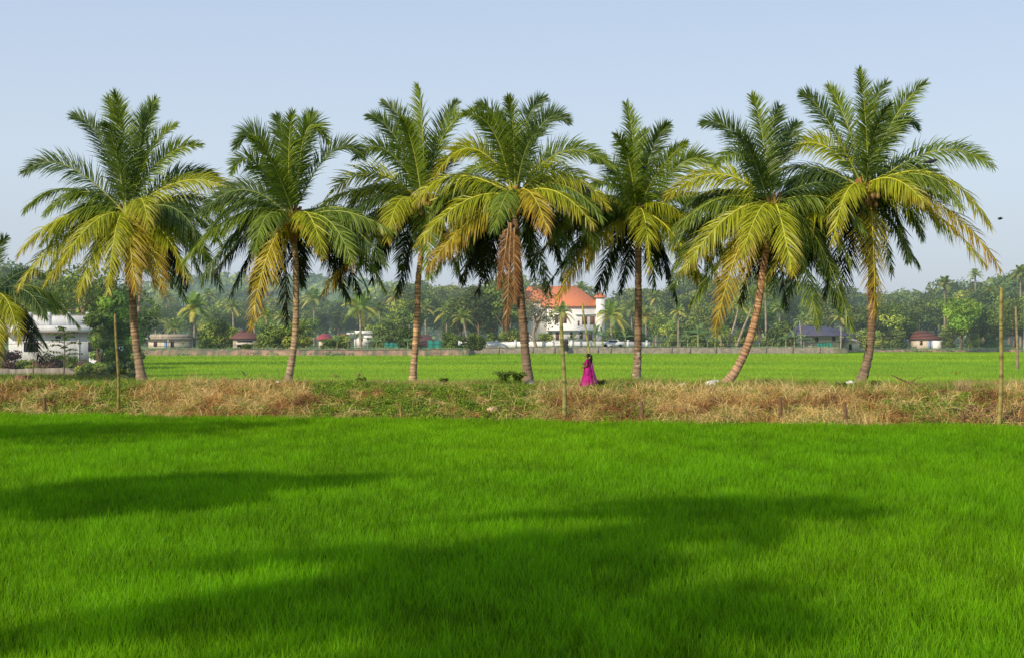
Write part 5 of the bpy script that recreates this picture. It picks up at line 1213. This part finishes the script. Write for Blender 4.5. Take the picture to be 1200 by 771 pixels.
# ------------------------------------------------------------------ the woman
def woman(loc, rz):
    root = empty('person', loc, 'woman in a magenta sari walking left along the embankment', 'person', rz=rz)
    sk = solid('skin', (.19, .085, .045), .55, 0, .05, 8); sari = solid('sari_silk', (.48, .003, .20), .55, 0, .22, 9, c2=(.15, .001, .07)); bl = solid('blouse_cloth', (.30, .003, .13), .6, 0, .1, 6)
    pal = solid('sari_pallu', (.60, .015, .27), .5, 0, .15, 9); hr = solid('hair_black', (.012, .009, .008), .4, 0, .2, 20)
    V = []; E = []; Rr = []
    def vtx(p, r, par=None):
        V.append(p); Rr.append(r); i = len(V) - 1
        if par is not None: E.append((par, i))
        return i
    # faces +x; z up; height 1.56
    pel = vtx((0, 0, .86), .135); wa = vtx((0, 0, 1.00), .105, pel); ch = vtx((.01, 0, 1.18), .125, wa); ub = vtx((0, 0, 1.29), .085, ch); nk = vtx((.005, 0, 1.335), .045, ub); nk2 = vtx((.015, 0, 1.375), .043, nk)
    hd = vtx((.025, 0, 1.43), .075, nk2); hd2 = vtx((.012, 0, 1.49), .082, hd); hd3 = vtx((.005, 0, 1.535), .055, hd2)
    for sg in (-1, 1):
        h = vtx((.0, sg * .085, .80), .095, pel); st = .16 * sg
        kn = vtx((.03 + st, sg * .09, .44), .058, h); an = vtx((-.03 + st * 1.3, sg * .09, .09), .036, kn); he = vtx((-.02 + st * 1.3, sg * .09, .04), .036, an); to = vtx((.13 + st * 1.3, sg * .095, .03), .022, he)
        sh = vtx((0, sg * .155, 1.27), .055, ub)
        if sg > 0: el = vtx((-.02, sg * .20, 1.03), .036, sh); wr = vtx((.14, sg * .15, .98), .024, el)
        else: el = vtx((-.01, sg * .205, 1.03), .036, sh); wr = vtx((.16, sg * .14, 1.10), .024, el)
        dz = 0 if sg > 0 else .03
        pm = vtx((.205, sg * .12, (.97 if sg > 0 else 1.135)), .026, wr)
        for k, fl in enumerate((.055, .065, .06, .048)):
            b0 = vtx((.235, sg * (.12 - .02 + k * .013), (.985 if sg > 0 else 1.15) - k * .013), .010, pm); b1 = vtx((.235 + fl * .6, sg * (.10 + k * .012), (.975 if sg > 0 else 1.14) - k * .014), .009, b0); vtx((.235 + fl * .75, sg * (.10 + k * .012), (.955 if sg > 0 else 1.115) - k * .014), .008, b1)
        t0 = vtx((.20, sg * .10, (1.0 if sg > 0 else 1.165)), .011, pm); vtx((.225, sg * .085, (1.015 if sg > 0 else 1.18)), .009, t0)
    me = bpy.data.meshes.new('body'); me.from_pydata(V, E, []); me.update(); me.materials.append(sk)
    o = bpy.data.objects.new('body', me); COL.objects.link(o); o.parent = root
    m = o.modifiers.new('Skin', 'SKIN'); m.use_smooth_shade = True
    for i, r in enumerate(Rr): me.skin_vertices[0].data[i].radius = (r, r)
    me.skin_vertices[0].data[0].use_root = True
    o.modifiers.new('Sub', 'SUBSURF').levels = 1; o.modifiers['Sub'].render_levels = 1
    def blob(name, c, rad, mat, parent=root, n=12):
        mb = MB(); th = np.linspace(0, np.pi, 9); v = []
        for t in th:
            for k in range(n): a = k / n * 2 * np.pi; v.append((c[0] + rad[0] * math.sin(t) * math.cos(a), c[1] + rad[1] * math.sin(t) * math.sin(a), c[2] - rad[2] * math.cos(t)))
        mb.add(v, [(i * n + k, i * n + (k + 1) % n, (i + 1) * n + (k + 1) % n, (i + 1) * n + k) for i in range(8) for k in range(n)]); return mb.obj(name, mat, parent, smooth=True)
    blob('nose', (.112, 0, 1.45), (.016, .010, .018), sk); blob('lips', (.100, 0, 1.415), (.010, .020, .007), bl)
    for sg in (-1, 1): blob('eye', (.096, sg * .03, 1.472), (.008, .012, .006), hr); blob('ear', (.01, sg * .082, 1.46), (.015, .008, .026), sk)
    # hair: cap and long tail down the back
    blob('hair', (-.016, 0, 1.50), (.094, .092, .082), hr)
    mb = MB(); tube(mb, spline([(-.09, 0, 1.49), (-.15, 0, 1.45), (-.155, .0, 1.36), (-.15, .0, 1.24), (-.14, 0, 1.14)], 12), [.055, .062, .065, .066, .062, .058, .054, .048, .042, .035, .026, .012], 9); mb.obj('ponytail', hr, root, smooth=True)
    # sari skirt: pleated loft
    def loft(name, rings, mat, pleat=0.0, n=64, ph=0):
        mb = MB(); v = []
        for (cx, cy, z, rx, ry, pk) in rings:
            for k in range(n):
                a = k / n * 2 * np.pi; w_ = 1 + pk * (math.sin(a * 13 + z * 2 + ph) * .6 + math.sin(a * 7 + 1 + z * 4) * .5)
                v.append((cx + rx * w_ * math.cos(a), cy + ry * w_ * math.sin(a), z + .012 * pk * 10 * math.sin(a * 5)))
        m_ = len(rings); mb.add(v, [(i * n + k, i * n + (k + 1) % n, (i + 1) * n + (k + 1) % n, (i + 1) * n + k) for i in range(m_ - 1) for k in range(n)]); return mb.obj(name, mat, root, smooth=True)
    loft('sari_skirt', [(.02, 0, .0, .325, .26, .14), (.02, 0, .12, .32, .25, .12), (.02, 0, .3, .30, .235, .09), (.02, 0, .5, .245, .205, .05), (.01, 0, .7, .205, .19, .035), (0, 0, .86, .175, .178, .02), (0, 0, .98, .145, .150, .01), (0, 0, 1.02, .138, .142, .0)], sari)
    loft('blouse', [(0, 0, 1.0, .132, .138, 0), (.01, 0, 1.10, .145, .148, 0), (.012, 0, 1.20, .15, .165, 0), (.005, 0, 1.28, .10, .160, 0), (0, 0, 1.315, .065, .09, 0)], bl, n=32)
    for sg in (-1, 1):
        mb = MB(); tube(mb, [(0, sg * .13, 1.285), (-.002, sg * .17, 1.25), (-.012, sg * .195, 1.15)], [.066, .064, .052], 12); mb.obj('sleeve', bl, root, smooth=True)
    # pallu: cloth from the front waist over the shoulder and down the back
    path = [(.15, .10, .80), (.17, .05, 1.0), (.165, -.03, 1.14), (.11, -.09, 1.26), (.02, -.12, 1.345), (-.09, -.11, 1.29), (-.155, -.10, 1.15), (-.19, -.11, .95), (-.24, -.12, .72), (-.29, -.12, .50), (-.33, -.12, .30)]
    P = spline(path, 40); wv = np.interp(np.linspace(0, 1, 40), [0, .35, .5, 1], [.13, .085, .09, .15])
    mb = MB(); v = []
    for i, p in enumerate(P):
        for k in range(7):
            u = (k - 3) / 3; t = i / 39
            dx = .35 * u * wv[i] * (1 if t > .5 else -1) * min(1, abs(t - .45) * 3); v.append((p[0] + dx * .6 + .012 * math.sin(u * 9), p[1] + u * wv[i], p[2] - .02 * abs(u) + (.05 * u if t > .5 else -.05 * u)))
    mb.add(v, [(i * 7 + k, i * 7 + k + 1, i * 7 + k + 8, i * 7 + k + 7) for i in range(39) for k in range(6)]); o = mb.obj('pallu', pal, root, smooth=True)
    so_ = o.modifiers.new('Thick', 'SOLIDIFY'); so_.thickness = .008
Xw, Yw, Zw = on_bund(688, 457)
woman((Xw, Yw - .7, Zw + .03), R(180 + -22))

# ------------------------------------------------------------------ trees beside and behind the photographer, whose shadows fall on the rice
def shadow_palm(X, Y, H, label, k):
    root = empty('coconut_palm', (X, Y, 0), label, 'palm tree', 'palms beside the road where the photographer stands')
    global rng; rng = np.random.default_rng(500 + k); base = np.array([X, Y, 0.0]); C = np.array([X, Y, H])
    tm = trunk_mesh(np.array([(X - .5, Y, -.2), (X - .1, Y, H * .4), (X, Y, H)]), .22, .17); o = tm.obj('trunk', bark_mat, origin=base); o.location = (0, 0, 0); o.parent = root
    for i in range(17):
        a = i * 2.4 + rng.normal(0, .25); el = R(72) - i / 17 * R(95); d = np.array([math.cos(a) * math.cos(el), math.sin(a) * math.cos(el), math.sin(el)])
        frond(root, base, C, C + d * 2.0 + np.array([0, 0, .9 * math.cos(el)]), C + d * 3.3 + np.array([0, 0, -1.5 * math.cos(el)]), 1 if i % 3 else 2, Y, side=0, pairs=60, wmul=1.5)
sx = math.sin(R(SUN_AZ)) / math.tan(R(SUN_EL)); sy = math.cos(R(SUN_AZ)) / math.tan(R(SUN_EL))
def shadow_at(px, py, H):
    """stand a tree so that its crown at height H shades the rice there"""
    Yg = HC * F / (py - HY); Xg = U(px, Yg); return Xg - sx * H, Yg - sy * H
for i, (px, py, H, lab) in enumerate(((800, 622, 12.5, 'palm out of the picture to the left, casting the broad shadow in mid field'), (520, 684, 11, 'palm out of the picture to the left, shading the lower middle of the rice'), (600, 764, 12.2, 'palm behind the photographer, shading the bottom of the rice'))):
    X, Y = shadow_at(px, py, H); shadow_palm(X, Y, H, lab, i)
for i, (px, py, H, Wd, lab) in enumerate(((60, 512, 10.0, 9, 'broad tree left of the picture, shading the upper left of the rice'), (70, 590, 8.0, 3.6, 'round tree left of the picture, shading the left edge of the rice'), (225, 590, 9.0, 3.4, 'slim tree left of the picture, shading the left part of the rice'))):
    X, Y = shadow_at(px, py, H * .65)
    near_tree(dict(H=H, Wd=Wd, seed=60 + i, palette=MD, nlobe=18, per=200, size=.22, trunkh=.35), (X, Y, 0), lab)
